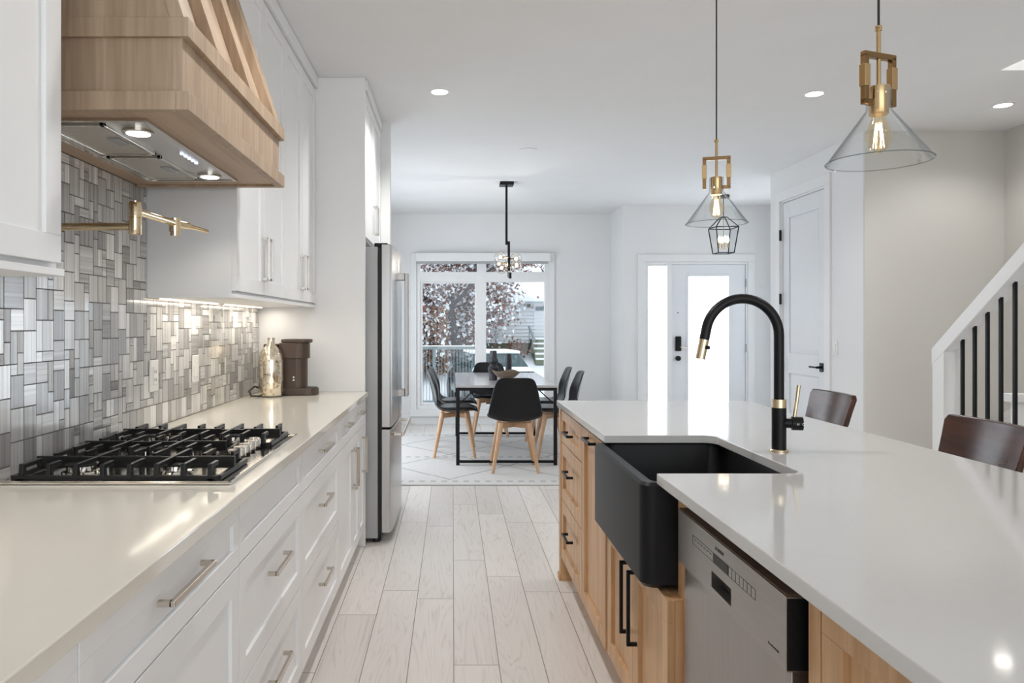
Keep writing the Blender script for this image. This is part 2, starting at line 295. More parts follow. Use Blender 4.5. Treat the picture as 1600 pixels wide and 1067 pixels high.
# ---------------------------------------------------------------- mesh builder
class MB:
    def __init__(self): self.bm = bmesh.new()
    def box(self, x0, x1, y0, y1, z0, z1):
        if x0 > x1: x0, x1 = x1, x0
        if y0 > y1: y0, y1 = y1, y0
        if z0 > z1: z0, z1 = z1, z0
        v = [self.bm.verts.new(p) for p in ((x0,y0,z0),(x1,y0,z0),(x1,y1,z0),(x0,y1,z0),(x0,y0,z1),(x1,y0,z1),(x1,y1,z1),(x0,y1,z1))]
        for f in ((0,3,2,1),(4,5,6,7),(0,1,5,4),(1,2,6,5),(2,3,7,6),(3,0,4,7)): self.bm.faces.new([v[i] for i in f])
        return self
    def hexa(self, pts):
        v = [self.bm.verts.new(p) for p in pts]
        for f in ((0,3,2,1),(4,5,6,7),(0,1,5,4),(1,2,6,5),(2,3,7,6),(3,0,4,7)): self.bm.faces.new([v[i] for i in f])
        return self
    def quad(self, *p):
        self.bm.faces.new([self.bm.verts.new(q) for q in p]); return self
    def rings(self, rs, cap0=True, cap1=True, closed=False):
        vs = [[self.bm.verts.new(p) for p in r] for r in rs]; n = len(vs[0])
        pairs = list(zip(vs, vs[1:])) + ([(vs[-1], vs[0])] if closed else [])
        for a, b in pairs:
            for i in range(n):
                j = (i+1) % n
                self.bm.faces.new((a[i], a[j], b[j], b[i]))
        if not closed:
            if cap0: self.bm.faces.new(vs[0][::-1])
            if cap1: self.bm.faces.new(vs[-1])
        return self
    def tube(self, path, r, seg=12, cap=True, up=None):
        path = [Vector(p) for p in path]; n = len(path)
        rr = r if isinstance(r, (list, tuple)) else [r]*n
        d = (path[1]-path[0]).normalized()
        a = Vector(up) if up else (Vector((0,0,1)) if abs(d.z) < 0.9 else Vector((1,0,0)))
        u = d.cross(a).normalized(); rs = []
        for i in range(n):
            if 0 < i < n-1: t = ((path[i]-path[i-1]).normalized()+(path[i+1]-path[i]).normalized()).normalized()
            elif i == 0: t = d
            else: t = (path[i]-path[i-1]).normalized()
            u = (u - t*u.dot(t)).normalized(); w = t.cross(u)
            rs.append([path[i]+(u*math.cos(2*PI*k/seg)+w*math.sin(2*PI*k/seg))*rr[i] for k in range(seg)])
        return self.rings(rs, cap, cap)
    def hleg(self, p0, p1, r0, r1, seg=14):
        return self.rings([[(p[0]+r*math.cos(2*PI*k/seg), p[1]+r*math.sin(2*PI*k/seg), p[2]) for k in range(seg)] for p, r in ((p0, r0), (p1, r1))])
    def cyl(self, p0, p1, r, r1=None, seg=20): return self.tube([p0, p1], [r, r if r1 is None else r1], seg)
    def bar(self, p0, p1, w, h, up=(0,0,1)):
        p0, p1, up = Vector(p0), Vector(p1), Vector(up); d = (p1-p0).normalized()
        s = d.cross(up).normalized(); t = s.cross(d).normalized()
        mk = lambda c: [c-s*w/2-t*h/2, c+s*w/2-t*h/2, c+s*w/2+t*h/2, c-s*w/2+t*h/2]
        return self.rings([mk(p0), mk(p1)])
    def lathe(self, c, prof, seg=32, cap0=True, cap1=True):
        cx, cy_, cz = c
        return self.rings([[(cx+r*math.cos(2*PI*k/seg), cy_+r*math.sin(2*PI*k/seg), cz+z) for k in range(seg)] for r, z in prof], cap0, cap1)
    def sphere(self, c, r, seg=20, n=12, sz=1.0):
        return self.lathe(c, [(max(r*math.sin(PI*i/n), 1e-4), -r*sz*math.cos(PI*i/n)) for i in range(n+1)], seg)
    def prism(self, poly, z0, z1):
        a = [self.bm.verts.new((x, y, z0)) for x, y in poly]; b = [self.bm.verts.new((x, y, z1)) for x, y in poly]; n = len(poly)
        self.bm.faces.new(a[::-1]); self.bm.faces.new(b)
        for i in range(n): self.bm.faces.new((a[i], a[(i+1)%n], b[(i+1)%n], b[i]))
        return self
    def prism_x(self, poly, x0, x1):   # poly in (y,z)
        a = [self.bm.verts.new((x0, y, z)) for y, z in poly]; b = [self.bm.verts.new((x1, y, z)) for y, z in poly]; n = len(poly)
        self.bm.faces.new(a[::-1]); self.bm.faces.new(b)
        for i in range(n): self.bm.faces.new((a[i], a[(i+1)%n], b[(i+1)%n], b[i]))
        return self
    def prism_y(self, poly, y0, y1):   # poly in (x,z)
        a = [self.bm.verts.new((x, y0, z)) for x, z in poly]; b = [self.bm.verts.new((x, y1, z)) for x, z in poly]; n = len(poly)
        self.bm.faces.new(a[::-1]); self.bm.faces.new(b)
        for i in range(n): self.bm.faces.new((a[i], a[(i+1)%n], b[(i+1)%n], b[i]))
        return self
    def build(self, name, mat, parent=None, bevel=0, smooth=False, seg=2, local=False, label=None, solid=0, subsurf=0):
        bm = self.bm
        bmesh.ops.recalc_face_normals(bm, faces=bm.faces)
        if smooth:
            for f in bm.faces: f.smooth = True
            for e in bm.edges:
                if len(e.link_faces) == 2 and e.calc_face_angle(0) > math.radians(38): e.smooth = False
        if parent is not None and not local:
            off = root_loc(parent)
        elif parent is None and not local:
            xs = [v.co for v in bm.verts]
            off = Vector(((min(p.x for p in xs)+max(p.x for p in xs))/2, (min(p.y for p in xs)+max(p.y for p in xs))/2, min(p.z for p in xs)))
        else: off = Vector((0, 0, 0))
        if off.length > 0: bmesh.ops.translate(bm, verts=bm.verts, vec=-off)
        me = bpy.data.meshes.new(name); bm.to_mesh(me); bm.free(); me.materials.append(M[mat] if isinstance(mat, str) else mat)
        o = bpy.data.objects.new(name, me); S.collection.objects.link(o)
        if parent is not None: o.parent = parent
        else: o.location = off
        if solid:
            md = o.modifiers.new('thick', 'SOLIDIFY'); md.thickness = solid; md.offset = -1
        if bevel:
            md = o.modifiers.new('bevel', 'BEVEL'); md.width = bevel; md.segments = seg; md.limit_method = 'ANGLE'; md.angle_limit = math.radians(40)
        if subsurf:
            md = o.modifiers.new('sub', 'SUBSURF'); md.levels = subsurf; md.render_levels = subsurf
        if label: o['label'] = label
        return o
def root_loc(o):
    while o.parent: o = o.parent
    return Vector(o.location)
def tag(o, label, cat, group=None, kind=None):
    o['label'] = label; o['category'] = cat
    if group: o['group'] = group
    if kind: o['kind'] = kind
    return o
def thing(name, label, cat, loc=(0, 0, 0), rz=0, group=None, kind=None):
    o = bpy.data.objects.new(name, None); S.collection.objects.link(o); o.empty_display_size = 0.1
    o.location = loc; o.rotation_euler = (0, 0, rz); return tag(o, label, cat, group, kind)
def struct(name, mb, mat, label, cat, parent=None, bevel=0):
    o = mb.build(name, mat, parent, bevel)
    if parent is None: tag(o, label, cat, None, 'structure')
    return o
def dup(root, loc, rz=None, label=None):
    def cp(o, par):
        c = o.copy(); S.collection.objects.link(c)
        if par is not None: c.parent = par
        for ch in list(o.children): cp(ch, c)
        return c
    r = cp(root, None); r.location = loc
    if rz is not None: r.rotation_euler = (0, 0, rz)
    if label: r['label'] = label
    return r
def lamp_light(name, parent, loc, power, color=(1, .9, .76), kind='POINT', radius=0.03, spot=None):
    if kind == 'POINT': radius = 0.004
    d = bpy.data.lights.new(name, kind); d.energy = power; d.color = color; d.shadow_soft_size = radius
    if spot: d.spot_size = spot; d.spot_blend = 0.6
    o = bpy.data.objects.new(name, d); S.collection.objects.link(o)
    if parent is not None:
        o.parent = parent; o.location = Vector(loc)-root_loc(parent)
    else: o.location = loc
    return o

def shaker(mb, x, s, y0, y1, z0, z1, t=0.02, fw=0.057, rec=0.009):
    """frame-and-panel front standing on plane x, facing s*X"""
    xo = x + s*t
    mb.box(x, xo, y0, y1, z0, z0+fw).box(x, xo, y0, y1, z1-fw, z1)
    mb.box(x, xo, y0, y0+fw, z0+fw, z1-fw).box(x, xo, y1-fw, y1, z0+fw, z1-fw)
    mb.box(x, xo-s*rec, y0+fw, y1-fw, z0+fw, z1-fw)
    return mb
def pull(xf, s, a, b, c, vertical, mat, parent, so=0.032, w=0.011):
    """square bar pull on a front at x=xf; a..b along y (or z if vertical), c the other coordinate"""
    mb = MB(); x1 = xf + s*so
    if vertical:
        mb.box(x1-s*w, x1, c-w/2, c+w/2, a, b)
        mb.box(xf, x1-s*w*0.5, c-w/2, c+w/2, a, a+w).box(xf, x1-s*w*0.5, c-w/2, c+w/2, b-w, b)
    else:
        mb.box(x1-s*w, x1, a, b, c-w/2, c+w/2)
        mb.box(xf, x1-s*w*0.5, a, a+w, c-w/2, c+w/2).box(xf, x1-s*w*0.5, b-w, b, c-w/2, c+w/2)
    return mb.build('handle', mat, parent, bevel=0.0015)

CEIL = 2.77
# ================================================================ ROOM SHELL
def shell():
    B = lambda *a: MB().box(*a)
    struct('floor', B(-1.3, 4.4, -3.2, 9.8, -0.12, 0), 'floor', 'pale wide-plank oak floor with visible grain', 'floor')
    mb = MB()
    mb.box(-1.3, 3.147, -3.2, 9.8, CEIL, CEIL+0.12).box(3.147, 4.4, 4.19, 9.8, CEIL, CEIL+0.12).box(3.147, 4.4, -3.2, 0.6, CEIL, CEIL+0.12)
    struct('ceiling', mb, 'ceiling', 'smooth white ceiling over the kitchen and dining area', 'ceiling')
    struct('wall_left', B(-1.3, -1.15, -3.2, 9.63, 0, CEIL), 'wall', 'white wall behind the cooktop counter and refrigerator', 'wall')
    struct('wall_stub', B(-1.15, -0.453, 5.275, 5.37, 0, CEIL), 'wall', 'short white wall end just past the refrigerator', 'wall')
    # window wall with opening
    wx0, wx1, wz0, wz1 = -0.475, 1.27, 0.19, 2.235
    mb = MB().box(-1.3, wx0, 9.63, 9.8, 0, CEIL).box(wx1, 2.09, 9.63, 9.8, 0, CEIL).box(wx0, wx1, 9.63, 9.8, 0, wz0).box(wx0, wx1, 9.63, 9.8, wz1, CEIL)
    struct('wall_far', mb, 'wall', 'white wall holding the dining room window', 'wall')
    # entry wall with sidelight and door openings
    mb = MB().box(2.09, 2.36, 8.95, 9.8, 0, CEIL).box(3.62, 4.4, 8.95, 9.1, 0, CEIL).box(2.36, 3.62, 8.95, 9.1, 2.08, CEIL)
    struct('wall_entry', mb, 'wall', 'white wall around the front door', 'wall')
    struct('wall_foyer', B(3.907, 4.06, 7.13, 8.95, 0, CEIL), 'wall', 'white side wall of the entry', 'wall')
    # closet block: door opening in the face x = 3.107
    mb = MB().box(3.107, 3.25, 6.90, 7.13, 0, CEIL).box(3.107, 3.25, 5.52, 6.07, 0, CEIL).box(3.107, 3.25, 6.07, 6.90, 2.47, CEIL)
    mb.box(3.25, 3.907, 7.0, 7.13, 0, CEIL)
    struct('wall_closet', mb, 'wall', 'white wall around the tall panelled closet door', 'wall')
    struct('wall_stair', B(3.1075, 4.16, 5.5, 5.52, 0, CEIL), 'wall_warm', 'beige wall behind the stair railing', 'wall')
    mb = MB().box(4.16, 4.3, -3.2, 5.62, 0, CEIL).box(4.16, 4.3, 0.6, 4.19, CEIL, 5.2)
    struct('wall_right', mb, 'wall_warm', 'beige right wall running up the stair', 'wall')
    mb = MB().box(3.02, 3.147, 0.6, 4.19, CEIL+0.12, 5.2).box(3.02, 4.3, 4.19, 4.3, CEIL+0.12, 5.2).box(3.02, 4.3, 0.49, 0.6, CEIL+0.12, 5.2)
    struct('wall_stairwell', mb, 'wall', 'white stair opening above the ceiling at right', 'wall')
    # rear wall behind the camera with a wide opening added for the rear light
    mb = MB().box(-1.3, -0.8, -3.2, -3.05, 0, CEIL).box(3.8, 4.3, -3.2, -3.05, 0, CEIL).box(-0.8, 3.8, -3.2, -3.05, 0, 0.25).box(-0.8, 3.8, -3.2, -3.05, 2.62, CEIL)
    struct('wall_back', mb, 'wall', 'white wall opposite the dining room, its wide opening added for light', 'wall')
    for nm, a in (('baseboard_far', (-1.15, -0.56, 9.612, 9.63, 0, 0.12)), ('baseboard_window', (1.36, 2.09, 9.612, 9.63, 0, 0.12)),
                  ('baseboard_entry', (3.70, 3.907, 8.932, 8.95, 0, 0.14)), ('baseboard_stair', (3.107, 4.16, 5.482, 5.5, 0, 0.12)), ('baseboard_stub', (-0.97, -0.453, 5.37, 5.386, 0, 0.12))):
        struct(nm, MB().box(*a), 'trim', 'low white baseboard along the '+nm.split('_')[1]+' wall', 'baseboard', bevel=0.003)
    # ---- dining window
    w = MB()
    T = 0.045
    y0, y1 = 9.60, 9.74
    # casing on the wall
    w.box(wx0-0.075, wx0, 9.608, 9.63, wz0, wz1+0.02).box(wx1, wx1+0.075, 9.608, 9.63, wz0, wz1+0.02)
    w.box(wx0-0.09, wx1+0.09, 9.59, 9.63, wz0-0.09, wz0)
    # outer frame, mullion and transom
    w.box(wx0, wx0+0.05, 9.64, 9.75, wz0, wz1).box(wx1-0.05, wx1, 9.64, 9.75, wz0, wz1)
    w.box(wx0+0.05, wx1-0.05, 9.64, 9.75, wz0, wz0+0.055).box(wx0+0.05, wx1-0.05, 9.64, 9.75, wz1-0.05, wz1)
    w.box(0.325, 0.445, 9.64, 9.75, wz0+0.055, wz1-0.05)
    w.box(wx0+0.05, 0.325, 9.64, 9.75, 1.875, 2.005).box(0.445, wx1-0.05, 9.64, 9.75, 1.875, 2.005)
    win = struct('window_1', w, 'trim', 'white dining room window with transom panes', 'window', bevel=0.003)
    for nm, a in (('pane', (wx0+0.05, 0.325, 9.695, 9.70, wz0+0.055, 1.875)), ('pane', (0.445, wx1-0.05, 9.695, 9.70, wz0+0.055, 1.875)),
                  ('transom_pane', (wx0+0.05, 0.325, 9.695, 9.70, 2.005, wz1-0.05)), ('transom_pane', (0.445, wx1-0.05, 9.695, 9.70, 2.005, wz1-0.05))):
        MB().box(*a).build(nm, 'glass', win)
    # sash of the left casement
    s = MB(); x0, x1, z0, z1 = wx0+0.05, 0.325, wz0+0.055, 1.875
    s.box(x0, x0+0.028, 9.66, 9.72, z0, z1).box(x1-0.028, x1, 9.66, 9.72, z0, z1).box(x0+0.028, x1-0.028, 9.66, 9.72, z0, z0+0.028).box(x0+0.028, x1-0.028, 9.66, 9.72, z1-0.02, z1)
    s.build('sash', 'trim', win, bevel=0.003)
    bl = thing('roller_blind', 'white roller blind cassette rolled up at the top of the dining window', 'blind', (0.4, 9.6, 2.15))
    MB().box(wx0-0.01, wx1+0.01, 9.52, 9.605, 2.135, 2.245).build('cassette', 'trim', bl, bevel=0.004)
    MB().box(wx0+0.01, wx1-0.02, 9.55, 9.56, 2.105, 2.135).build('hem_bar', 'steel_gray', bl, bevel=0.002)
    def casing(nm, label, x, y0, y1, z0, z1, s):  # casings added on solid walls to frame the unseen side and entry fills
        m = MB(); e = x+s*0.018; w = 0.07
        m.box(x, e, y0-w, y0, z0-w, z1+w).box(x, e, y1, y1+w, z0-w, z1+w).box(x, e, y0, y1, z1, z1+w).box(x, e, y0, y1, z0-w, z0)
        m.box(x, x+s*0.016, (y0+y1)/2-0.03, (y0+y1)/2+0.03, z0, z1)
        struct(nm, m, 'trim', label, 'window', bevel=0.002)
    casing('added_casing_side', 'unseen white casing added around the dining side light', -1.15, 6.2, 8.6, 0.30, 2.0, 1)
    casing('added_casing_entry', 'unseen white casing added around the entry side light', 3.907, 7.35, 8.35, 0.60, 2.40, -1)
shell()

def entry_door():
    fr = MB()
    fr.box(2.27, 2.36, 8.93, 8.95, 0, 2.08).box(3.62, 3.70, 8.93, 8.95, 0, 2.08).box(2.27, 3.70, 8.93, 8.95, 2.08, 2.17)
    fr.box(2.36, 2.40, 8.95, 9.1, 0, 2.05).box(2.63, 2.69, 8.94, 9.1, 0, 2.05).box(3.60, 3.62, 8.95, 9.1, 0, 2.05).box(2.36, 3.62, 8.951, 9.1, 2.05, 2.079)
    fr.box(2.69, 3.60, 9.012, 9.09, 2.02, 2.05).box(2.69, 2.715, 9.012, 9.09, 0, 2.02).box(3.575, 3.60, 9.012, 9.09, 0, 2.02).box(2.715, 3.575, 9.012, 9.09, 0, 0.03)
    fr.box(2.40, 2.63, 8.96, 9.05, 0, 0.2).box(2.40, 2.63, 8.96, 9.05, 2.03, 2.05)
    f = struct('trim_1', fr, 'trim', 'white casing around front door and narrow sidelight', 'door frame', bevel=0.002)
    MB().box(2.40, 2.63, 8.99, 9.0, 0.2, 2.03).build('sidelight_pane', 'frost', f)
    d = MB(); x0, x1, y0, y1 = 2.695, 3.597, 8.965, 9.01; gx0, gx1, gz0, gz1 = 2.90, 3.39, 0.26, 1.90
    d.box(x0, gx0, y0, y1, 0.004, 2.047).box(gx1, x1, y0, y1, 0.004, 2.047).box(gx0, gx1, y0, y1, 0.004, gz0).box(gx0, gx1, y0, y1, gz1, 2.047)
    dr = struct('door_1', d, 'door', 'white front door with one tall frosted glass panel', 'door', bevel=0.002)
    m = MB()
    for a in ((gx0-0.03, gx0, gz0-0.03, gz1+0.03), (gx1, gx1+0.03, gz0-0.03, gz1+0.03), (gx0, gx1, gz1, gz1+0.03), (gx0, gx1, gz0-0.03, gz0)):
        m.box(a[0], a[1], y0-0.008, y0+0.002, a[2], a[3])
    m.build('glass_molding', 'door', dr, bevel=0.003)
    MB().box(gx0, gx1, 8.985, 8.992, gz0, gz1).build('glass_panel', 'frost', dr)
    lk = MB().box(2.735, 2.805, 8.935, 8.965, 0.985, 1.165).build('keypad_lock', 'black', dr, bevel=0.008)
    MB().bar((2.79, 8.94, 1.035), (2.88, 8.925, 1.02), 0.012, 0.006).build('lever', 'nickel', lk)
    MB().cyl((2.768, 8.965, 0.895), (2.768, 8.935, 0.895), 0.031).build('deadbolt', 'black', dr, smooth=True)
    MB().cyl((2.768, 8.966, 1.455), (2.768, 8.958, 1.455), 0.007).build('peephole', 'dark_slot', dr)
    for z in (1.82, 1.02, 0.22): MB().cyl((3.602, 8.955, z-0.05), (3.602, 8.955, z+0.05), 0.009, seg=10).build('hinge', 'steel_gray', dr)
entry_door()

def closet_door():
    X = 3.107
    fr = MB().box(X-0.018, X, 6.90, 6.985, 0, 2.47).box(X-0.018, X, 5.985, 6.07, 0, 2.47).box(X-0.018, X, 5.985, 6.985, 2.47, 2.56)
    fr.box(X, X+0.12, 6.885, 6.90, 0, 2.47).box(X, X+0.12, 6.07, 6.085, 0, 2.47).box(X, X+0.12, 6.07, 6.90, 2.455, 2.47)
    struct('trim_2', fr, 'trim', 'white casing around the tall closet door', 'door frame', bevel=0.003)
    y0, y1, x0 = 6.09, 6.88, X+0.012
    d = MB(); T = 0.035; st = 0.115
    panels = ((0.24, 0.86), (1.05, 2.30))
    zs = [0.01, panels[0][0], panels[0][1], panels[1][0], panels[1][1], 2.448]
    d.box(x0, x0+T, y0, y0+st, zs[0], zs[5]).box(x0, x0+T, y1-st, y1, zs[0], zs[5])
    for a, b in ((zs[0], zs[1]), (zs[2], zs[3]), (zs[4], zs[5])): d.box(x0, x0+T, y0+st, y1-st, a, b)
    for a, b in panels:
        d.box(x0+0.012, x0+T, y0+st, y1-st, a, b)
        m = 0.035
        yy0, yy1 = y0+st+m, y1-st-m; za, zb = a+m, b-m
        pts_o = [(x0+0.012, y0+st+0.008, a+0.008), (x0+0.012, y1-st-0.008, a+0.008), (x0+0.012, y1-st-0.008, b-0.008), (x0+0.012, y0+st+0.008, b-0.008)]
        pts_i = [(x0+0.003, yy0, za), (x0+0.003, yy1, za), (x0+0.003, yy1, zb), (x0+0.003, yy0, zb)]
        d.rings([pts_o, pts_i])
    dr = struct('door_2', d, 'door', 'tall white two-panel closet door with black lever', 'door', bevel=0.003)
    h = MB().box(x0-0.008, x0, 6.13, 6.19, 0.91, 0.985).build('handle_rose', 'black', dr, bevel=0.003)
    MB().cyl((x0-0.008, 6.16, 0.947), (x0-0.05, 6.16, 0.947), 0.010).bar((x0-0.05, 6.15, 0.947), (x0-0.05, 6.275, 0.947), 0.014, 0.014).build('lever', 'black', h, bevel=0.002)
    for z in (2.15, 1.55, 0.92, 0.25): MB().cyl((X-0.012, 6.888, z-0.05), (X-0.012, 6.888, z+0.05), 0.011, seg=10).build('hinge', 'black', dr)
    sw = thing('light_switch', 'white rocker light switch on wall right of the closet door', 'switch', (X, 5.92, 1.06))
    MB().box(X-0.007, X-0.0005, 5.88, 5.955, 1.06, 1.18).build('plate', 'white_plastic', sw, bevel=0.003)
    MB().box(X-0.012, X-0.006, 5.90, 5.935, 1.085, 1.155).build('rocker', 'white_plastic', sw, bevel=0.002)
closet_door()

# ================================================================ STAIR
def stair():
    n, rise, run, y_start, x0, x1 = 14, 0.187, 0.245, 4.45, 3.06, 4.155
    st = thing('staircase', 'white staircase rising behind the balusters at the right wall', 'stairs', (3.6, 3.0, 0))
    for i in range(n):
        MB().box(x0, x1, y_start-(i+1)*run-0.0, y_start-i*run+0.025, (i+1)*rise-0.035, (i+1)*rise).build('tread', 'trim', st, bevel=0.006)
    r = MB()
    for i in range(n): r.box(x0+0.01, x1, y_start-i*run-0.015, y_start-i*run, i*rise, (i+1)*rise-0.035)
    r.build('riser', 'trim', st)
    s = MB(); poly = [(y_start, 0.0)]
    for i in range(n): poly += [(y_start-i*run, (i+1)*rise-0.036), (y_start-(i+1)*run, (i+1)*rise-0.036)]
    poly += [(y_start-n*run, n*rise-0.35), (y_start-0.40, 0.0)]
    s.prism_x(poly, x0+0.015, x0+0.04); s.build('stringer', 'trim', st)
    # far side skirt on the wall
    sk = MB().prism_x([(5.44, 0.55), (5.44, 0.65), (4.25, 1.35), (4.25, 1.25)], 4.10, 4.158)
    tag(sk.build('skirt_board', 'trim', bevel=0.002), 'white sloping skirt board on beige wall behind the balusters', 'skirting')
    lg = MB().box(3.62, 4.098, 4.72, 4.80, 0.805, 0.86)
    o = lg.build('ledge_cap', 'trim', bevel=0.004); tag(o, 'white half wall with a cap beyond the stair balusters', 'half wall')
    MB().box(3.66, 4.098, 4.735, 4.785, 0.0, 0.805).build('half_wall_base', 'trim', o)
    # railing
    X = 3.0; slope = 0.79; yn = 4.44
    rl = thing('stair_railing', 'white stair handrail with square newel and thin black balusters', 'railing', (X, yn, 0))
    ztop = lambda y: 1.165 + slope*(4.49-y)
    w = 0.05
    MB().prism_x([(4.49, 0.0), (4.385, 0.0), (4.385, ztop(4.385)-0.1), (4.49, ztop(4.49)-0.06)], X-w+0.002, X+w-0.002).build('newel', 'trim', rl, bevel=0.003)
    ye = 1.0
    MB().prism_x([(4.495, ztop(4.495)), (4.495, ztop(4.495)-0.105), (ye, ztop(ye)-0.105), (ye, ztop(ye))], X-w, X+w).build('handrail', 'trim', rl, bevel=0.004)
    k = 0
    y = 4.292
    while y > 1.1:
        i = max(0, int((y_start-y)/run)); zb = (i+1)*rise
        MB().box(X+0.055-0.062, X+0.055-0.046, y-0.008, y+0.008, zb - (0 if False else 0.0) - 0.19 if i == 0 else zb-0.19, ztop(y)-0.07).build('baluster', 'black', rl)
        y -= 0.1
    MB().prism_x([(4.39, 0.02), (4.39, 0.10), (4.39-0.25, 0.10+0.15), (ye, 0.10+0.15+slope*(4.14-ye)), (ye, 0.02+slope*(4.14-ye)), (4.14, 0.02)], X-0.03, X+0.03).build('bottom_rail', 'trim', rl, bevel=0.003)
stair()

# ================================================================ LEFT RUN: base cabinets
XW, XF = -1.15, -0.54   # wall, carcass front; fronts are 2 cm thick
def base_cab(label, y0, y1, rows, doors=None, handles=True, group='white base cabinets'):
    t = thing('base_cabinet', label, 'cabinet', ((XW+XF)/2, (y0+y1)/2, 0), group=group)
    MB().box(XW+0.005, XF, y0+0.001, y1-0.001, 0.10, 0.884).build('body', 'cab', t)
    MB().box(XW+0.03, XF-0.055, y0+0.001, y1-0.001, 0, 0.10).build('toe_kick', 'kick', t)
    g = 0.002
    for z0, z1, hz, hl in rows:
        d = shaker(MB(), XF, 1, y0+g, y1-g, z0, z1, fw=0.045 if z1-z0 < 0.2 else 0.057).build('drawer', 'cab', t, bevel=0.0012)
        if hl: pull(XF+0.02, 1, (y0+y1)/2-hl/2, (y0+y1)/2+hl/2, hz, False, 'nickel', d)
    for (a, b, z0, z1, hy) in (doors or []):
        d = shaker(MB(), XF, 1, a+g, b-g, z0, z1).build('door', 'cab', t, bevel=0.0012)
        pull(XF+0.02, 1, 0.46, 0.665, hy, True, 'nickel', d)
    return t
R1, R2, R3 = (0.7255, 0.878, 0.818, 0.20), (0.4165, 0.7215, 0.608, 0.20), (0.105, 0.4125, 0.30, 0.20)
nh = lambda r: (r[0], r[1], r[2], 0)
base_cab('white base cabinet nearest the camera, a plain front under the counter end', -0.1, 1.0145, [nh(R1), nh(R2), nh(R3)])
base_cab('white drawer cabinet with the long pull, just before the cooktop', 1.0145, 1.78, [(R1[0], R1[1], R1[2], 0.23), (0.105, 0.7215, 0.5, 0)])
base_cab('white three-row drawer cabinet directly under the gas cooktop', 1.78, 2.52, [nh(R1), R2, R3])
base_cab('white three-drawer cabinet just past the cooktop', 2.52, 3.34, [R1, R2, R3])
base_cab('white cabinet with one drawer and a tall-handled door below, second from the refrigerator', 3.34, 3.80, [(R1[0], R1[1], R1[2], 0.14)], [(3.34, 3.80, 0.105, 0.7215, 3.76)])
base_cab('white cabinet with small drawer against the tall refrigerator panel', 3.80, 4.308, [(R1[0], R1[1], R1[2], 0.14)], [(3.80, 4.06, 0.105, 0.7215, 3.84), (4.06, 4.308, 0.105, 0.7215, 4.20)])

ct = MB().box(XW+0.0005, -0.497, -0.12, 4.309, 0.885, 0.915)
tag(ct.build('countertop', 'quartz', bevel=0.0025), 'cream-white quartz countertop running along the tiled wall', 'countertop')
fp = MB().box(XW+0.002, -0.516, 4.311, 4.336, 0, CEIL-0.001)
tag(fp.build('tall_side_panel', 'cab', bevel=0.001), 'full-height white panel between counter and refrigerator', 'panel')

# ---------------------------------------------------------------- mosaic backsplash
def backsplash():
    u = 0.029; Y0, Y1, Z0 = 0.9, 4.31, 0.916
    nc, nr = int((Y1-Y0)/u), int((1.84-Z0)/u)
    occ = [[False]*nr for _ in range(nc)]
    def allowed(c, r):   # above 1.41 only between the cabinets
        y = Y0+(c+0.5)*u; z = Z0+(r+0.5)*u
        return z < 1.408 or (1.53 < y < 2.722)
    kinds = [(2, 3), (2, 2), (1, 2), (2, 1), (1, 3), (1, 1), (3, 3)]
    wts = [8, 2.0, 2.6, 1.6, 1.4, 1.0, 0.6]
    bs = thing('backsplash', 'grey and silver mosaic tile backsplash behind the cooktop', 'backsplash', (XW, 2.6, Z0))
    g = MB().box(XW+0.0008, XW+0.004, Y0, Y1, Z0, 1.408).box(XW+0.0008, XW+0.004, 1.53, 2.722, 1.408, 1.84)
    g.build('grout', 'grout', bs)
    bm = bmesh.new(); lay = bm.loops.layers.color.new('tone'); r_ = random.Random(3); off = root_loc(bs)
    gp = 0.0016
    for r in range(nr):
        for c in range(nc):
            if occ[c][r] or not allowed(c, r): continue
            opts = list(zip(kinds, wts)); done = None
            while opts:
                k = r_.choices(opts, [w for _, w in opts])[0]; opts.remove(k); (w, h) = k[0]
                if c+w <= nc and r+h <= nr and all(not occ[i][j] and allowed(i, j) for i in range(c, c+w) for j in range(r, r+h)):
                    done = (w, h); break
            w, h = done or (1, 1)
            for i in range(c, c+w):
                for j in range(r, r+h): occ[i][j] = True
            ya, yb, za, zb = Y0+c*u+gp, Y0+(c+w)*u-gp, Z0+r*u+gp, Z0+(r+h)*u-gp
            t = min(1, max(0, r_.gauss(0.62, 0.26))); col = (t, r_.random(), 1.0 if w >= h else 0.0, 1)
            x0, x1 = XW+0.0035, XW+0.008; tilt = r_.uniform(-0.0004, 0.0004)
            v = [bm.verts.new(Vector(q)-off) for q in ((x0,ya,za),(x0,yb,za),(x0,yb,zb),(x0,ya,zb),(x1+tilt,ya,za),(x1-tilt,yb,za),(x1-tilt,yb,zb),(x1+tilt,ya,zb))]
            for f in ((4,5,6,7),(0,1,5,4),(1,2,6,5),(2,3,7,6),(3,0,4,7)):
                fc = bm.faces.new([v[i] for i in f])
                for lp in fc.loops: lp[lay] = col
    bmesh.ops.recalc_face_normals(bm, faces=bm.faces)
    me = bpy.data.meshes.new('tiles'); bm.to_mesh(me); bm.free(); me.materials.append(M['tile'])
    o = bpy.data.objects.new('tiles', me); S.collection.objects.link(o); o.parent = bs
backsplash()

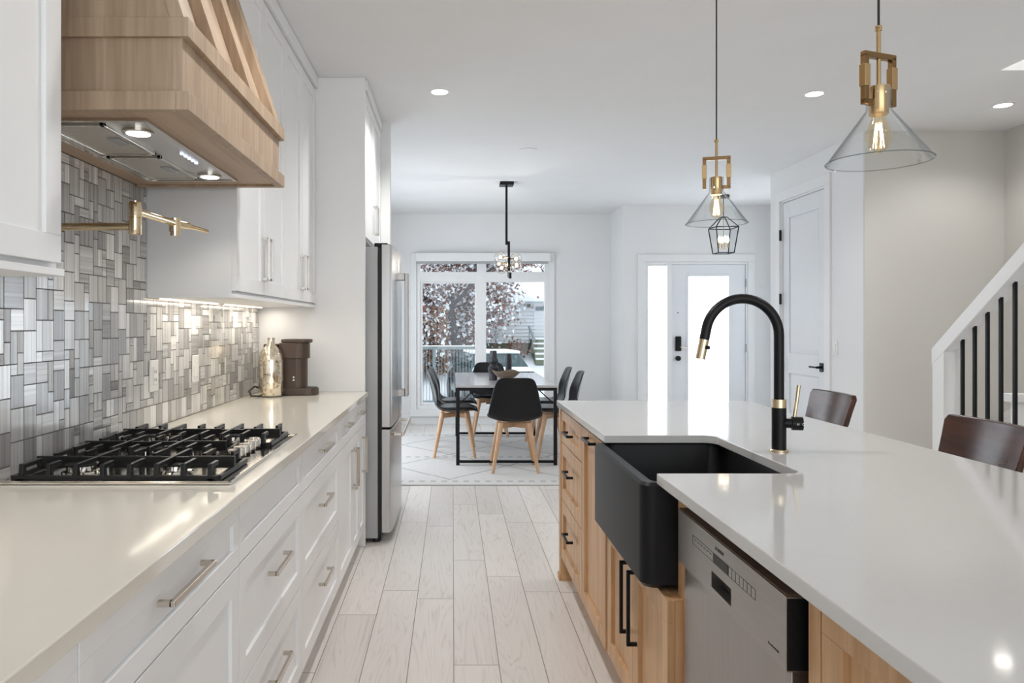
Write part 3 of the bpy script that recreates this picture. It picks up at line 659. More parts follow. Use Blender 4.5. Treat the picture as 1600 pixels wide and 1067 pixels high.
def outlet(y, label, rocker):
    x = XW+0.0085
    t = thing('wall_outlet' if not rocker else 'rocker_switch', label, 'outlet' if not rocker else 'switch', (x, y, 1.05))
    MB().box(x, x+0.007, y-0.038, y+0.038, 1.055, 1.175).build('plate', 'white_plastic', t, bevel=0.003)
    if rocker: MB().box(x+0.006, x+0.012, y-0.017, y+0.017, 1.08, 1.15).build('rocker', 'white_plastic', t, bevel=0.002)
    else:
        MB().box(x+0.006, x+0.010, y-0.017, y+0.017, 1.08, 1.15).build('socket_face', 'white_plastic', t, bevel=0.002)
        s = MB()
        for z in (1.10, 1.13): s.box(x+0.0095, x+0.0105, y-0.008, y-0.005, z-0.005, z+0.005).box(x+0.0095, x+0.0105, y+0.005, y+0.008, z-0.005, z+0.005)
        s.build('slots', 'dark_slot', t)
outlet(2.78, 'white duplex outlet on the mosaic tile, nearer the cooktop', False)
outlet(3.23, 'white rocker switch plate on mosaic tile, nearer the coffee maker', True)

# ---------------------------------------------------------------- upper cabinets
def upper_cab(label, y0, y1, doors, rail_side=None):
    xf = -0.826
    t = thing('upper_cabinet', label, 'cabinet', ((XW+xf)/2, (y0+y1)/2, 1.41), group='white upper cabinets')
    MB().box(XW+0.002, xf, y0, y1, 1.425, 2.765).build('body', 'cab', t)
    MB().box(XW+0.009, xf+0.018, y0, y1, 1.410, 1.425).build('light_rail', 'cab', t, bevel=0.001)
    MB().box(xf, xf+0.035, y0, y1, 2.70, 2.765).build('crown', 'cab', t, bevel=0.002)
    MB().box(XW+0.030, XW+0.042, y0+0.06, y1-0.06, 1.405, 1.4095).build('light_strip', 'strip', t)
    area = bpy.data.lights.new('under_cabinet_light', 'AREA'); area.shape = 'RECTANGLE'; area.size = 0.05; area.size_y = y1-y0-0.15; area.energy = (1.7 if y0 > 2 else 0.9)*(y1-y0); area.color = (1, 0.90, 0.76)
    ao = bpy.data.objects.new('under_cabinet_light', area); S.collection.objects.link(ao); ao.parent = t; ao.location = Vector((XW+0.10, (y0+y1)/2, 1.402))-root_loc(t)
    for a, b, hy in doors:
        d = shaker(MB(), xf, 1, a+0.0015, b-0.0015, 1.436, 2.69).build('door', 'cab', t, bevel=0.0012)
        if hy: pull(xf+0.02, 1, 1.497, 1.68, hy, True, 'nickel_l', d)
    return t
upper_cab('white two-door upper cabinet right beside the range hood', 2.728, 3.519, [(2.728, 3.124, 3.095), (3.124, 3.519, 3.155)])
upper_cab('white two-door upper cabinet against the tall refrigerator panel', 3.521, 4.309, [(3.521, 3.915, 3.885), (3.915, 4.309, 3.945)])
upper_cab('white upper cabinet cropped by the left edge of the photo', 0.70, 1.52, [(0.70, 1.505, None)])

# ---------------------------------------------------------------- range hood
def hood():
    Y0, Y1 = 1.69, 2.66; Zb = 1.808
    t = thing('range_hood', 'pale oak range hood with sloping battened front above the cooktop', 'range hood', (-0.9, 2.175, Zb))
    xb, xm = -0.612, -0.630
    # lower box as a ring around the liner
    mb = MB()
    lx0, lx1, ly0, ly1 = -1.05, -0.763, 1.80, 2.536
    mb.box(XW+0.009, xm-0.025, Y0+0.012, Y0+0.035, 1.85, 1.98).box(XW+0.009, xm-0.025, Y1-0.035, Y1-0.012, 1.85, 1.98).box(xm-0.025, xm, Y0+0.012, Y1-0.012, 1.85, 1.98)
    mb.build('apron', 'oak', t, bevel=0.001)
    un = MB().box(XW+0.009, lx0, Y0+0.02, Y1-0.02, Zb+0.008, Zb+0.03).box(lx1, xb-0.03, Y0+0.02, Y1-0.02, Zb+0.008, Zb+0.03)
    un.box(lx0, lx1, Y0+0.02, ly0, Zb+0.008, Zb+0.03).box(lx0, lx1, ly1, Y1-0.02, Zb+0.008, Zb+0.03)
    un.build('underside', 'oak_h', t)
    tr = MB().box(XW+0.009, xb-0.03, Y0, Y0+0.025, Zb, Zb+0.044).box(XW+0.009, xb-0.03, Y1-0.025, Y1, Zb, Zb+0.044).box(xb-0.03, xb, Y0, Y1, Zb, Zb+0.044)
    tr.build('bottom_trim', 'oak', t, bevel=0.0015)
    MB().box(XW+0.009, xb, Y0, Y1, 1.978, 2.023).build('upper_trim', 'oak', t, bevel=0.0015)
    # sloping chimney
    sl = 0.33; zt = CEIL-0.002; zb = 2.023
    xa = -0.655; xt = xa - sl*(zt-zb)
    MB().prism_y([(XW+0.009, zb), (xa, zb), (xt, zt), (XW+0.009, zt)], Y0+0.004, Y1-0.004).build('chimney', 'oak', t)
    d = 0.032
    for a, b in ((Y0+0.001, Y0+0.085), (1.955, 2.045), (2.275, 2.365), (Y1-0.075, Y1-0.001)):
        MB().prism_y([(xa-0.001, zb), (xa+d, zb), (xt+d, zt), (xt-0.001, zt)], a, b).build('batten', 'oak', t, bevel=0.001)
    # stainless liner
    ln = MB().box(lx0, lx1, ly0, ly1, Zb+0.006, Zb+0.10).build('liner', 'steel_h', t, bevel=0.002)
    rim = MB()
    for a in ((lx0-0.012, lx0, ly0-0.012, ly1+0.012), (lx1, lx1+0.012, ly0-0.012, ly1+0.012), (lx0, lx1, ly0-0.012, ly0), (lx0, lx1, ly1, ly1+0.012)): rim.box(*a, Zb+0.001, Zb+0.009)
    rim.build('rim', 'steel_polish', ln)
    for a, b in ((1.825, 2.150), (2.180, 2.505)):
        f = MB()
        x0, x1 = -1.035, -0.872
        f.box(x0, x0+0.012, a, b, Zb-0.001, Zb+0.007).box(x1-0.012, x1, a, b, Zb-0.001, Zb+0.007).box(x0, x1, a, a+0.012, Zb-0.001, Zb+0.007).box(x0, x1, b-0.012, b, Zb-0.001, Zb+0.007)
        fo = f.build('filter', 'steel_polish', t, bevel=0.001)
        MB().box(x0+0.012, x1-0.012, a+0.012, b-0.012, Zb+0.002, Zb+0.006).build('mesh_panel', 'filter', fo)
        lt = MB().box(-0.925, -0.893, (a+b)/2-0.035, (a+b)/2+0.035, Zb-0.003, Zb+0.003).build('latch', 'steel_gray', fo, bevel=0.002)
    for y in (1.90, 2.46):
        l = MB().lathe((-0.818, y, Zb-0.001), [(0.040, 0.007), (0.040, 0.0), (0.031, -0.001), (0.031, 0.003)], 28).build('hood_light', 'steel_polish', t, smooth=True)
        MB().cyl((-0.818, y, Zb-0.003), (-0.818, y, Zb+0.002), 0.029).build('lens', 'can_cool', l)
        lamp_light('hood_lamp', t, (-0.818, y, Zb-0.02), 2.2, (1, .93, .82), 'SPOT', 0.03, 2.2).rotation_euler = (0, 0, 0)
    for k in range(5): MB().box(-0.800, -0.792, 2.14+k*0.03, 2.152+k*0.03, Zb+0.001, Zb+0.007).build('button', 'led_blue', t)
hood()

# ---------------------------------------------------------------- pot filler
def pot_filler():
    t = thing('pot_filler', 'polished brass swing-arm pot filler over the cooktop', 'tap', (XW, 2.0, 1.578))
    z = 1.578
    MB().cyl((XW+0.008, 2.0, z), (XW+0.018, 2.0, z), 0.034).cyl((XW+0.018, 2.0, z), (XW+0.05, 2.0, z), 0.018).build('wall_flange', 'brass_p', t, smooth=True)
    MB().cyl((XW+0.05, 2.0, z), (-0.875, 2.0, z), 0.0105).build('arm', 'brass_p', t, smooth=True)
    MB().lathe((-0.87, 2.0, 1.556), [(0.0165, 0), (0.0175, 0.002), (0.0175, 0.045), (0.0165, 0.046), (0.0175, 0.047), (0.0175, 0.088), (0.0165, 0.09)], 24).build('joint', 'brass_p', t, smooth=True)
    MB().cyl((-0.87, 2.012, 1.622), (-0.856, 2.235, 1.622), 0.0105).build('arm', 'brass_p', t, smooth=True)
    sp = MB().cyl((-0.856, 2.25, 1.595), (-0.856, 2.25, 1.637), 0.017).cyl((-0.856, 2.25, 1.583), (-0.856, 2.25, 1.597), 0.014).build('spout', 'brass_p', t, smooth=True)
    MB().cyl((-0.852, 2.262, 1.622), (-0.838, 2.31, 1.622), 0.012).tube([(-0.838, 2.31, 1.622), (-0.815, 2.36, 1.618), (-0.800, 2.385, 1.614)], [0.008, 0.006, 0.006]).build('lever', 'brass_p', sp, smooth=True)
pot_filler()

# ---------------------------------------------------------------- cooktop
def cooktop():
    zc = 0.9155
    t = thing('gas_cooktop', 'stainless gas cooktop with black cast iron grates set on the counter', 'cooktop', (-0.835, 2.185, zc))
    X0, X1, Y0, Y1 = -1.122, -0.545, 1.794, 2.573
    mb = MB().box(X0, X1, Y0, Y1, zc, zc+0.006)
    mb.box(X0, X1, Y0, Y0+0.008, zc+0.006, zc+0.009).box(X0, X1, Y1-0.008, Y1, zc+0.006, zc+0.009).box(X0, X0+0.008, Y0, Y1, zc+0.006, zc+0.009).box(X1-0.008, X1, Y0, Y1, zc+0.006, zc+0.009)
    mb.build('tray', 'steel_polish', t, bevel=0.0015)
    for (bx, by, r) in ((-0.98, 1.93, 0.038), (-0.73, 1.93, 0.030), (-0.91, 2.18, 0.052), (-0.98, 2.43, 0.036), (-0.73, 2.43, 0.032)):
        b = MB().lathe((bx, by, zc+0.006), [(r+0.012, 0), (r+0.010, 0.004), (r, 0.006), (r-0.003, 0.018)], 30).build('burner', 'steel_polish', t, smooth=True)
        MB().lathe((bx, by, zc+0.024), [(r+0.002, 0), (r+0.003, 0.004), (r-0.003, 0.008), (0.001, 0.009)], 30).build('burner_cap', 'iron', b, smooth=True)
    zl, zt = zc+0.014, zc+0.048
    def grate(ya, yb, xa, xb, mid=False):
        g = MB(); w = 0.011
        for y in (ya, yb): g.box(xa, xb, y-w/2, y+w/2, zl-0.006, zl+0.006)
        for x in (xa, xb): g.box(x-w/2, x+w/2, ya, yb, zl-0.006, zl+0.006)
        for x in (xa+0.02, xb-0.02):
            for y in (ya, yb): g.box(x-0.008, x+0.008, y-w/2, y+w/2, zc+0.006, zl)
        n = 8
        for k in range(n):
            x = xa+0.022+(xb-xa-0.044)*k/(n-1); full = k in (2, 5); ln = (yb-ya)/2-0.0 if full else (0.055 if k % 2 else 0.085)
            for y, s in ((ya, 1), (yb, -1)):
                g.hexa([(x-w/2, y-w/2*s, zl), (x+w/2, y-w/2*s, zl), (x+w/2, y+0.016*s, zl), (x-w/2, y+0.016*s, zl),
                        (x-w/2, y-w/4*s, zt), (x+w/2, y-w/4*s, zt), (x+w/2, y+0.010*s, zt), (x-w/2, y+0.010*s, zt)])
                g.box(x-w/2.4, x+w/2.4, y-w/4*s, y+ln*s, zt-0.012, zt)
        ym = (ya+yb)/2
        for a, b in ((xa, xa+0.055+0.06), (xa+0.19, xb-0.19), (xb-0.115, xb)): g.box(a, b, ym-0.004, ym+0.004, zt-0.032, zt-0.001)
        g.box(xa, xb, ym-0.005, ym+0.005, zt-0.015, zt-0.003)
        for x in (xa, xb): g.box(x-0.005, x+0.005, ym-0.006, ym+0.006, zl, zt-0.001)
        g.build('grate', 'iron', t, bevel=0.0012)
    grate(1.812, 2.048, -1.092, -0.580)
    grate(2.064, 2.302, -1.092, -0.680)
    grate(2.318, 2.555, -1.092, -0.580)
    for k in range(5):
        y = 2.075+k*0.0545
        kb = MB().cyl((-0.622, y, zc+0.006), (-0.622, y, zc+0.012), 0.017).build('knob_base', 'black', t, smooth=True)
        MB().lathe((-0.622, y, zc+0.012), [(0.0195, 0), (0.0185, 0.024), (0.016, 0.027)], 24).build('knob', 'steel_polish', kb, smooth=True)
cooktop()

# ---------------------------------------------------------------- counter objects
def counter_things():
    z = 0.9155
    v = thing('bottle_vase', 'gold mercury glass bottle vase standing before the coffee maker', 'vase', (-0.995, 4.0, z))
    prof = [(0.048, 0), (0.060, 0.010), (0.0655, 0.04), (0.066, 0.12), (0.066, 0.19), (0.060, 0.235), (0.044, 0.265), (0.024, 0.282), (0.019, 0.292), (0.019, 0.315), (0.0215, 0.318), (0.0215, 0.322), (0.015, 0.322), (0.015, 0.285)]
    MB().lathe((-0.995, 4.0, z), prof, 40).build('glass_body', 'mercury', v, smooth=True)
    c = thing('coffee_maker', 'dark brown single-serve coffee maker in the counter corner', 'coffee maker', (-0.86, 4.12, z))
    def D(cx, cy_, rx, ry, a0=0, n=24): return None
    # base with round drip tray end toward +X
    def stadium(x0, x1, y0, y1, n=12):
        r = (y1-y0)/2; cy_ = (y0+y1)/2
        return [(x0, y0)]+[(x1-r+r*math.cos(a), cy_+r*math.sin(a)) for a in [(-PI/2+PI*i/n) for i in range(n+1)]]+[(x0, y1)]
    MB().prism(stadium(-0.99, -0.755, 4.055, 4.185), z, z+0.038).build('base', 'brown_plastic', c, bevel=0.004)
    MB().prism(stadium(-0.875, -0.762, 4.062, 4.178), z+0.036, z+0.041).build('drip_tray', 'dark_slot', c)
    MB().prism(stadium(-0.99, -0.818, 4.065, 4.175), z+0.035, z+0.215).build('column', 'brown_plastic', c, bevel=0.003)
    MB().prism(stadium(-1.055, -0.95, 4.07, 4.19), z, z+0.285).build('water_tank', 'brown_plastic', c, bevel=0.004)
    MB().prism(stadium(-0.965, -0.805, 4.055, 4.185), z+0.205, z+0.292).build('brew_head', 'brown_plastic', c, bevel=0.004)
    MB().prism(stadium(-0.955, -0.79, 4.06, 4.18), z+0.293, z+0.313).build('lid', 'brown_plastic', c, bevel=0.005)
    MB().cyl((-0.845, 4.12, z+0.19), (-0.845, 4.12, z+0.206), 0.02).build('nozzle', 'dark_slot', c)
    b = MB()
    for k in range(2): b.box(-0.862, -0.850, 4.075, 4.0765, z+0.075+k*0.012, z+0.083+k*0.012)
    b2 = MB()
    for k in range(2): b2.cyl((-0.885, 4.0655, z+0.085+0.016*k), (-0.885, 4.062, z+0.085+0.016*k), 0.005, seg=12)
    b2.build('buttons', 'white_plastic', c)
    cd = MB().tube([(-1.05, 4.10, z+0.02), (-1.075, 4.04, z+0.045), (-1.085, 4.0, z+0.055), (-1.10, 3.95, z+0.035), (-1.085, 3.93, z+0.010), (-1.05, 3.96, z+0.006), (-1.03, 4.05, z+0.006)], 0.005, 8)
    cd.build('power_cord', 'black_rubber', c, smooth=True)
counter_things()

# ================================================================ REFRIGERATOR
def fridge():
    y0, y1 = 4.362, 5.262
    t = thing('refrigerator', 'stainless french-door refrigerator with bottom freezer drawer', 'refrigerator', (-0.75, 4.81, 0))
    MB().box(-1.13, -0.447, y0, y1, 0.03, 1.775).build('case', 'steel_gray', t, bevel=0.004)
    MB().box(-0.447, -0.424, y0+0.012, y1-0.012, 0.06, 1.77).build('gasket', 'black_rubber', t)
    ym = (y0+y1)/2
    def front(a, b, za, zb, name, crown=0.010):
        n = 12; xb = -0.424
        # gently bowed front
        ps = []
        for i in range(n+1):
            y = a+(b-a)*i/n; s = (y-ym)/(y1-ym); ps.append((-0.366+0.012*(1-s*s)-(0.006 if i in (0, n) else 0), y))
        poly = [(xb, a)]+ps+[(xb, b)]
        return MB().prism(poly, za, zb).build(name, 'steel', t, bevel=0.004)
    dl = front(y0, ym-0.002, 0.695, 1.79, 'door'); d2 = front(ym+0.002, y1, 0.695, 1.79, 'door'); fz = front(y0, y1, 0.065, 0.683, 'freezer_drawer')
    for d, y in ((dl, ym-0.035), (d2, ym+0.035)):
        h = MB().box(-0.312, -0.290, y-0.014, y+0.014, 0.84, 1.645)
        for z in (0.84, 1.60): h.box(-0.362, -0.3125, y-0.0135, y+0.0135, z, z+0.045)
        h.build('handle', 'steel_dw', d, bevel=0.003)
    dp = MB().box(-0.357, -0.353, 4.50, 4.70, 1.05, 1.42)
    h = MB().box(-0.312, -0.294, y0+0.08, y1-0.08, 0.628, 0.652)
    for y in (y0+0.10, y1-0.13): h.box(-0.362, -0.303, y, y+0.03, 0.630, 0.650)
    h.build('handle', 'steel_polish', fz, bevel=0.004)
    for y in (y0+0.02, y1-0.11): MB().box(-0.47, -0.39, y, y+0.09, 1.776, 1.80).build('hinge_cover', 'black', t, bevel=0.004)
    for y in (y0+0.05, y1-0.09): MB().cyl((-0.46, y, 0), (-0.46, y, 0.03), 0.02).build('foot', 'black_rubber', t)
    MB().box(-0.447, -0.43, y0+0.03, y1-0.03, 0.012, 0.06).build('kick_grille', 'black', t)
    # cabinet above
    c = thing('upper_cabinet', 'white two-door cabinet over the refrigerator', 'cabinet', (-0.83, 4.8, 1.82), group='white upper cabinets')
    MB().box(XW+0.005, -0.537, 4.338, 5.273, 1.83, 2.768).build('body', 'cab', c)
    MB().box(-0.537, -0.505, 4.338, 5.273, 2.70, 2.765).build('crown', 'cab', c, bevel=0.002)
    for a, b, hy in ((4.340, 4.803, 4.77), (4.807, 5.271, 4.84)):
        d = shaker(MB(), -0.537, 1, a, b, 1.835, 2.69).build('door', 'cab', c, bevel=0.0012)
        pull(-0.517, 1, 1.90, 2.085, hy, True, 'nickel_l', d)
fridge()

# ================================================================ ISLAND
IX, ITOP = 0.542, 0.915
def island():
    # worktop with rounded sink cut-out
    sy0, sy1, sx = 1.937, 2.603, 0.932; r = 0.045
    arc = lambda cx, cy_, a0, a1: [(cx+r*math.cos(a0+(a1-a0)*i/6), cy_+r*math.sin(a0+(a1-a0)*i/6)) for i in range(7)]
    poly = [(IX, 0.2), (1.52, 0.2), (1.52, 3.80), (IX, 3.80), (IX, sy1)] + arc(sx-r, sy1-r, PI/2, 0) + arc(sx-r, sy0+r, 0, -PI/2) + [(IX, sy0)]
    mb = MB().prism(poly, ITOP-0.028, ITOP)
    o = mb.build('island_worktop', 'quartz_i', bevel=0.0025); tag(o, 'large white quartz island worktop with a sink cut-out', 'countertop')
    XB = 1.24
    def unit(label, y0, y1, xf, zb=0.105, ztop=0.884):
        t = thing('island_cabinet', label, 'cabinet', ((xf+XB)/2, (y0+y1)/2, 0), group='oak island cabinets')
        MB().box(xf+0.02, XB, y0+0.001, y1-0.001, zb, ztop).build('body', 'honey', t)
        MB().box(xf+0.075, XB-0.02, y0+0.001, y1-0.001, 0, zb).build('toe_kick', 'honey', t)
        return t
    # far drawer bank with corner foot
    t = unit('oak three-drawer island cabinet at the far dining end', 3.15, 3.775, 0.557)
    for z0, z1, hz in ((0.715, 0.872, 0.79), (0.425, 0.710, 0.60), (0.12, 0.420, 0.30)):
        d = shaker(MB(), 0.577, -1, 3.155, 3.735, z0, z1, fw=0.06 if z1-z0 > 0.2 else 0.045, rec=0.012).build('drawer', 'honey', t, bevel=0.0012)
        pull(0.557, -1, 3.37, 3.52, hz, False, 'black', d)
    MB().box(0.552, 0.60, 3.735, 3.785, 0.02, 0.884).box(0.545, 0.61, 3.73, 3.79, 0, 0.03).build('corner_post', 'honey', t, bevel=0.002)
    # pull-out with top handle
    t = unit('oak pull-out island cabinet between the drawers and the sink', 2.655, 3.15, 0.557)
    d = shaker(MB(), 0.577, -1, 2.66, 3.147, 0.12, 0.872, fw=0.06, rec=0.012).build('door', 'honey', t, bevel=0.0012)
    pull(0.557, -1, 2.83, 2.99, 0.845, False, 'black', d)
    # sink base
    t = unit('oak two-door island cabinet under the black sink', 1.905, 2.653, 0.562, ztop=0.590)
    for a, b, hy in ((1.908, 2.272, 2.225), (2.276, 2.650, 2.318)):
        d = shaker(MB(), 0.582, -1, a, b, 0.12, 0.588, fw=0.06, rec=0.012).build('door', 'honey', t, bevel=0.0012)
        pull(0.562, -1, 0.33, 0.56, hy, True, 'black', d)
    MB().box(0.604, 0.62, 1.862, 1.952, 0.10, 0.886).build('filler', 'honey', t)
    # near cabinet
    t = unit('oak shaker island cabinet on the near side of the dishwasher', 0.25, 1.230, 0.600)
    MB().box(0.600, 0.62, 1.19, 1.229, 0.105, 0.884).build('stile', 'honey', t)
    for a, b in ((0.735, 1.186), (0.27, 0.731)):
        shaker(MB(), 0.62, -1, a, b, 0.12, 0.872, fw=0.062, rec=0.012).build('door', 'honey', t, bevel=0.0012)
    bp = MB().box(XB+0.001, XB+0.02, 0.25, 3.775, 0, 0.885)
    tag(bp.build('island_back_panel', 'honey'), 'oak panel closing the seating side of the island', 'panel')
island()

def sink():
    t = thing('farmhouse_sink', 'black apron-front farmhouse sink set into the island', 'sink', (0.75, 2.29, 0.6))
    x0, x1, y0, y1 = 0.509, 0.975, 1.958, 2.640; zb, zt = 0.600, 0.884
    def rr(x0, x1, y0, y1, r, z, n=6):
        p = []
        for cx, cy_, a in ((x1-r, y1-r, 0), (x0+r, y1-r, PI/2), (x0+r, y0+r, PI), (x1-r, y0+r, 1.5*PI)):
            p += [(cx+r*math.cos(a+PI/2*i/n), cy_+r*math.sin(a+PI/2*i/n), z) for i in range(n+1)]
        return p
    i0 = (x0+0.038, x1-0.022, y0+0.022, y1-0.022)
    rs = [rr(x0+0.01, x1-0.01, y0+0.01, y1-0.01, 0.03, zb), rr(x0, x1, y0, y1, 0.035, zb+0.012), rr(x0, x1, y0, y1, 0.035, zt-0.008), rr(x0+0.007, x1-0.007, y0+0.007, y1-0.007, 0.031, zt),
          rr(i0[0]-0.006, i0[1]+0.004, i0[2]-0.004, i0[3]+0.004, 0.034, zt), rr(*i0, 0.034, zt-0.008), rr(i0[0]+0.004, i0[1]-0.004, i0[2]+0.004, i0[3]-0.004, 0.05, zb+0.05), rr(i0[0]+0.03, i0[1]-0.03, i0[2]+0.03, i0[3]-0.03, 0.05, zb+0.025)]
    MB().rings(rs).build('basin', 'black_matte', t, smooth=True)
    MB().cyl((0.75, 2.29, zb+0.0255), (0.75, 2.29, zb+0.028), 0.05).build('drain', 'steel_gray', t, smooth=True)
    MB().box(0.9465, 0.9495, 2.185, 2.225, 0.842, 0.856).build('overflow_plate', 'steel_polish', t, bevel=0.002)
sink()

def faucet():
    fx, fy, z = 1.018, 2.275, ITOP+0.0005
    t = thing('kitchen_faucet', 'black gooseneck faucet with brass collar behind the sink', 'faucet', (fx, fy, z))
    MB().lathe((fx, fy, z), [(0.028, 0), (0.028, 0.004), (0.025, 0.007)], 32).build('base_ring', 'brass_l', t, smooth=True)
    MB().cyl((fx, fy, z+0.007), (fx, fy, z+0.136), 0.0215, seg=32).build('body', 'black', t, smooth=True)
    MB().cyl((fx, fy, z+0.136), (fx, fy, z+0.162), 0.0212, seg=32).build('collar', 'brass_l', t, smooth=True)
    R = 0.114; zt = z+0.475-R; path = [(fx, fy, z+0.16), (fx, fy, zt-0.1), (fx, fy, zt-0.03)]
    for i in range(0, 25):
        a = PI*i/24*0.955; path.append((fx-R+R*math.cos(a), fy, zt+R*math.sin(a)))
    e = Vector(path[-1]); d = (Vector(path[-1])-Vector(path[-2])).normalized()
    e2 = e + d*0.030; path.append(tuple(e2))
    MB().tube(path, 0.0152, 20).build('gooseneck', 'black', t, smooth=True)
    h = MB().cyl(e2, e2+d*0.062, 0.0148, seg=24).build('spray_head', 'brass_l', t, smooth=True)
    b = e2+d*0.025
    MB().cyl((b.x+0.008, b.y-0.012, b.z), (b.x+0.013, b.y-0.020, b.z), 0.006).build('spray_button', 'black', h, smooth=True)
    zk = z+0.088
    k = MB().cyl((fx, fy, zk), (fx+0.035, fy-0.010, zk), 0.015).cyl((fx+0.035, fy-0.010, zk), (fx+0.065, fy-0.018, zk), 0.0215).build('valve', 'black', t, smooth=True)
    MB().tube([(fx+0.042, fy-0.012, zk+0.018), (fx+0.050, fy-0.012, zk+0.07), (fx+0.056, fy-0.012, zk+0.118)], [0.0055, 0.0055, 0.006]).build('lever', 'brass_l', t, smooth=True)
faucet()

def text_on_x(txt, x, y, z, size, mat, parent, name):
    cu = bpy.data.curves.new(name, 'FONT'); cu.body = txt; cu.size = size; cu.extrude = 0.0002; cu.align_x = 'LEFT'
    cu.materials.append(M[mat])
    tmp = bpy.data.objects.new(name, cu); S.collection.objects.link(tmp)
    bpy.context.view_layer.update()
    me = bpy.data.meshes.new_from_object(tmp.evaluated_get(bpy.context.evaluated_depsgraph_get()))
    bpy.data.objects.remove(tmp)
    # faces -X, reads towards -Y
    off = root_loc(parent)
    me.transform(Matrix.Translation(-off) @ Matrix(((0, 0, -1, x), (-1, 0, 0, y), (0, 1, 0, z), (0, 0, 0, 1))))
    o = bpy.data.objects.new(name, me); S.collection.objects.link(o); o.parent = parent
    return o
def text_mesh(txt, size, mat, parent, mtx, name='lettering'):
    cu = bpy.data.curves.new(name, 'FONT'); cu.body = txt; cu.size = size; cu.extrude = 0.0002; cu.align_x = 'CENTER'; cu.align_y = 'CENTER'; cu.materials.append(M[mat])
    tmp = bpy.data.objects.new(name, cu); S.collection.objects.link(tmp); bpy.context.view_layer.update()
    me = bpy.data.meshes.new_from_object(tmp.evaluated_get(bpy.context.evaluated_depsgraph_get())); bpy.data.objects.remove(tmp)
    me.transform(Matrix.Translation(-root_loc(parent)) @ mtx)
    o = bpy.data.objects.new(name, me); S.collection.objects.link(o); o.parent = parent; return o
for ch_, dx in (('H', 0.042), ('C', 0.058)):
    fc = bpy.data.objects['kitchen_faucet']
    text_mesh(ch_, 0.010, 'white_plastic', [c for c in fc.children if c.name.startswith('valve')][0], Matrix(((1, 0, 0, 1.018+dx), (0, 0, 1, 2.275-0.0365-dx*0.04), (0, 1, 0, 1.0035), (0, 0, 0, 1))), 'letter')
def dishwasher():
    y0, y1, xf = 1.256, 1.857, 0.575
    t = thing('dishwasher', 'stainless dishwasher built into the island beside the sink', 'dishwasher', (0.85, 1.556, 0))
    MB().box(0.625, 1.20, y0+0.003, y1-0.003, 0.10, 0.862).build('tub', 'dark_slot', t)
    MB().box(0.64, 0.66, y0+0.005, y1-0.005, 0.01, 0.10).build('kick_plate', 'black', t)
    MB().box(0.588, 0.6245, y0+0.012, y1-0.008, 0.10, 0.712).build('door', 'steel_dw', t, bevel=0.003)
    p = MB()
    # control panel with recessed grip
    gy0, gy1, gz0, gz1 = 1.506, 1.620, 0.728, 0.764; xb = 0.622
    p.box(xf, xb, y0, y1, gz1, 0.841).box(xf, xb, y0, y1, 0.711, gz0).box(xf, xb, y0, gy0, gz0, gz1).box(xf, xb, gy1, y1, gz0, gz1)
    p.box(0.612, xb, gy0, gy1, gz0, gz1)
    pn = p.build('control_panel', 'steel_dw_h', t)
    MB().box(0.600, 0.6115, gy0+0.001, gy1-0.001, gz0+0.001, gz1-0.001).build('grip_recess', 'dark_slot', pn)
    MB().box(xf+0.001, xb, y0-0.0012, y0-0.0002, 0.714, 0.838).build('side_cap', 'black_matte', pn)
    MB().box(xf+0.002, 0.86-0.2, y0+0.002, y1-0.002, 0.8412, 0.8445).build('top_edge', 'wood_dark', t)
    MB().box(xf-0.0008, xf+0.001, 1.522, 1.606, 0.786, 0.807).build('display', 'dark_slot', pn)
    f = MB()
    def rect(a, b, c, d, w=0.0006):
        f.box(xf-0.0005, xf+0.001, a, b, c, c+w).box(xf-0.0005, xf+0.001, a, b, d-w, d).box(xf-0.0005, xf+0.001, a, a+w, c, d).box(xf-0.0005, xf+0.001, b-w, b, c, d)
    rect(1.608, 1.745, 0.786, 0.807); rect(1.385, 1.520, 0.786, 0.807)
    for k in range(1, 7): f.box(xf-0.0005, xf+0.001, 1.385+k*0.0193, 1.3855+k*0.0193, 0.787, 0.806)
    for k in range(6): f.box(xf-0.0005, xf+0.001, 1.620+k*0.02, 1.630+k*0.02, 0.799, 0.8005)
    f.build('button_outlines', 'dark_slot', pn)
    lg = MB(); ring = [[(xf-0.0004, 1.592+r*math.cos(2*PI*k/24), 0.8215+r*math.sin(2*PI*k/24)) for k in range(24)] for r in (0.0048, 0.0041)]
    lg.rings(ring, False, False)
    lg.box(xf-0.0006, xf+0.0005, 1.5937, 1.5945, 0.8187, 0.8243).box(xf-0.0006, xf+0.0005, 1.5895, 1.5903, 0.8187, 0.8243).box(xf-0.0006, xf+0.0005, 1.5895, 1.5945, 0.8212, 0.8218)
    lg.build('emblem', 'dark_slot', pn)
    text_on_x('BOSCH', xf-0.0004, 1.582, 0.8182, 0.0105, 'dark_slot', pn, 'lettering')
    text_on_x('SilencePlus 50 dBA', xf-0.0004, 1.329, 0.7305, 0.0058, 'dark_slot', pn, 'lettering')
dishwasher()

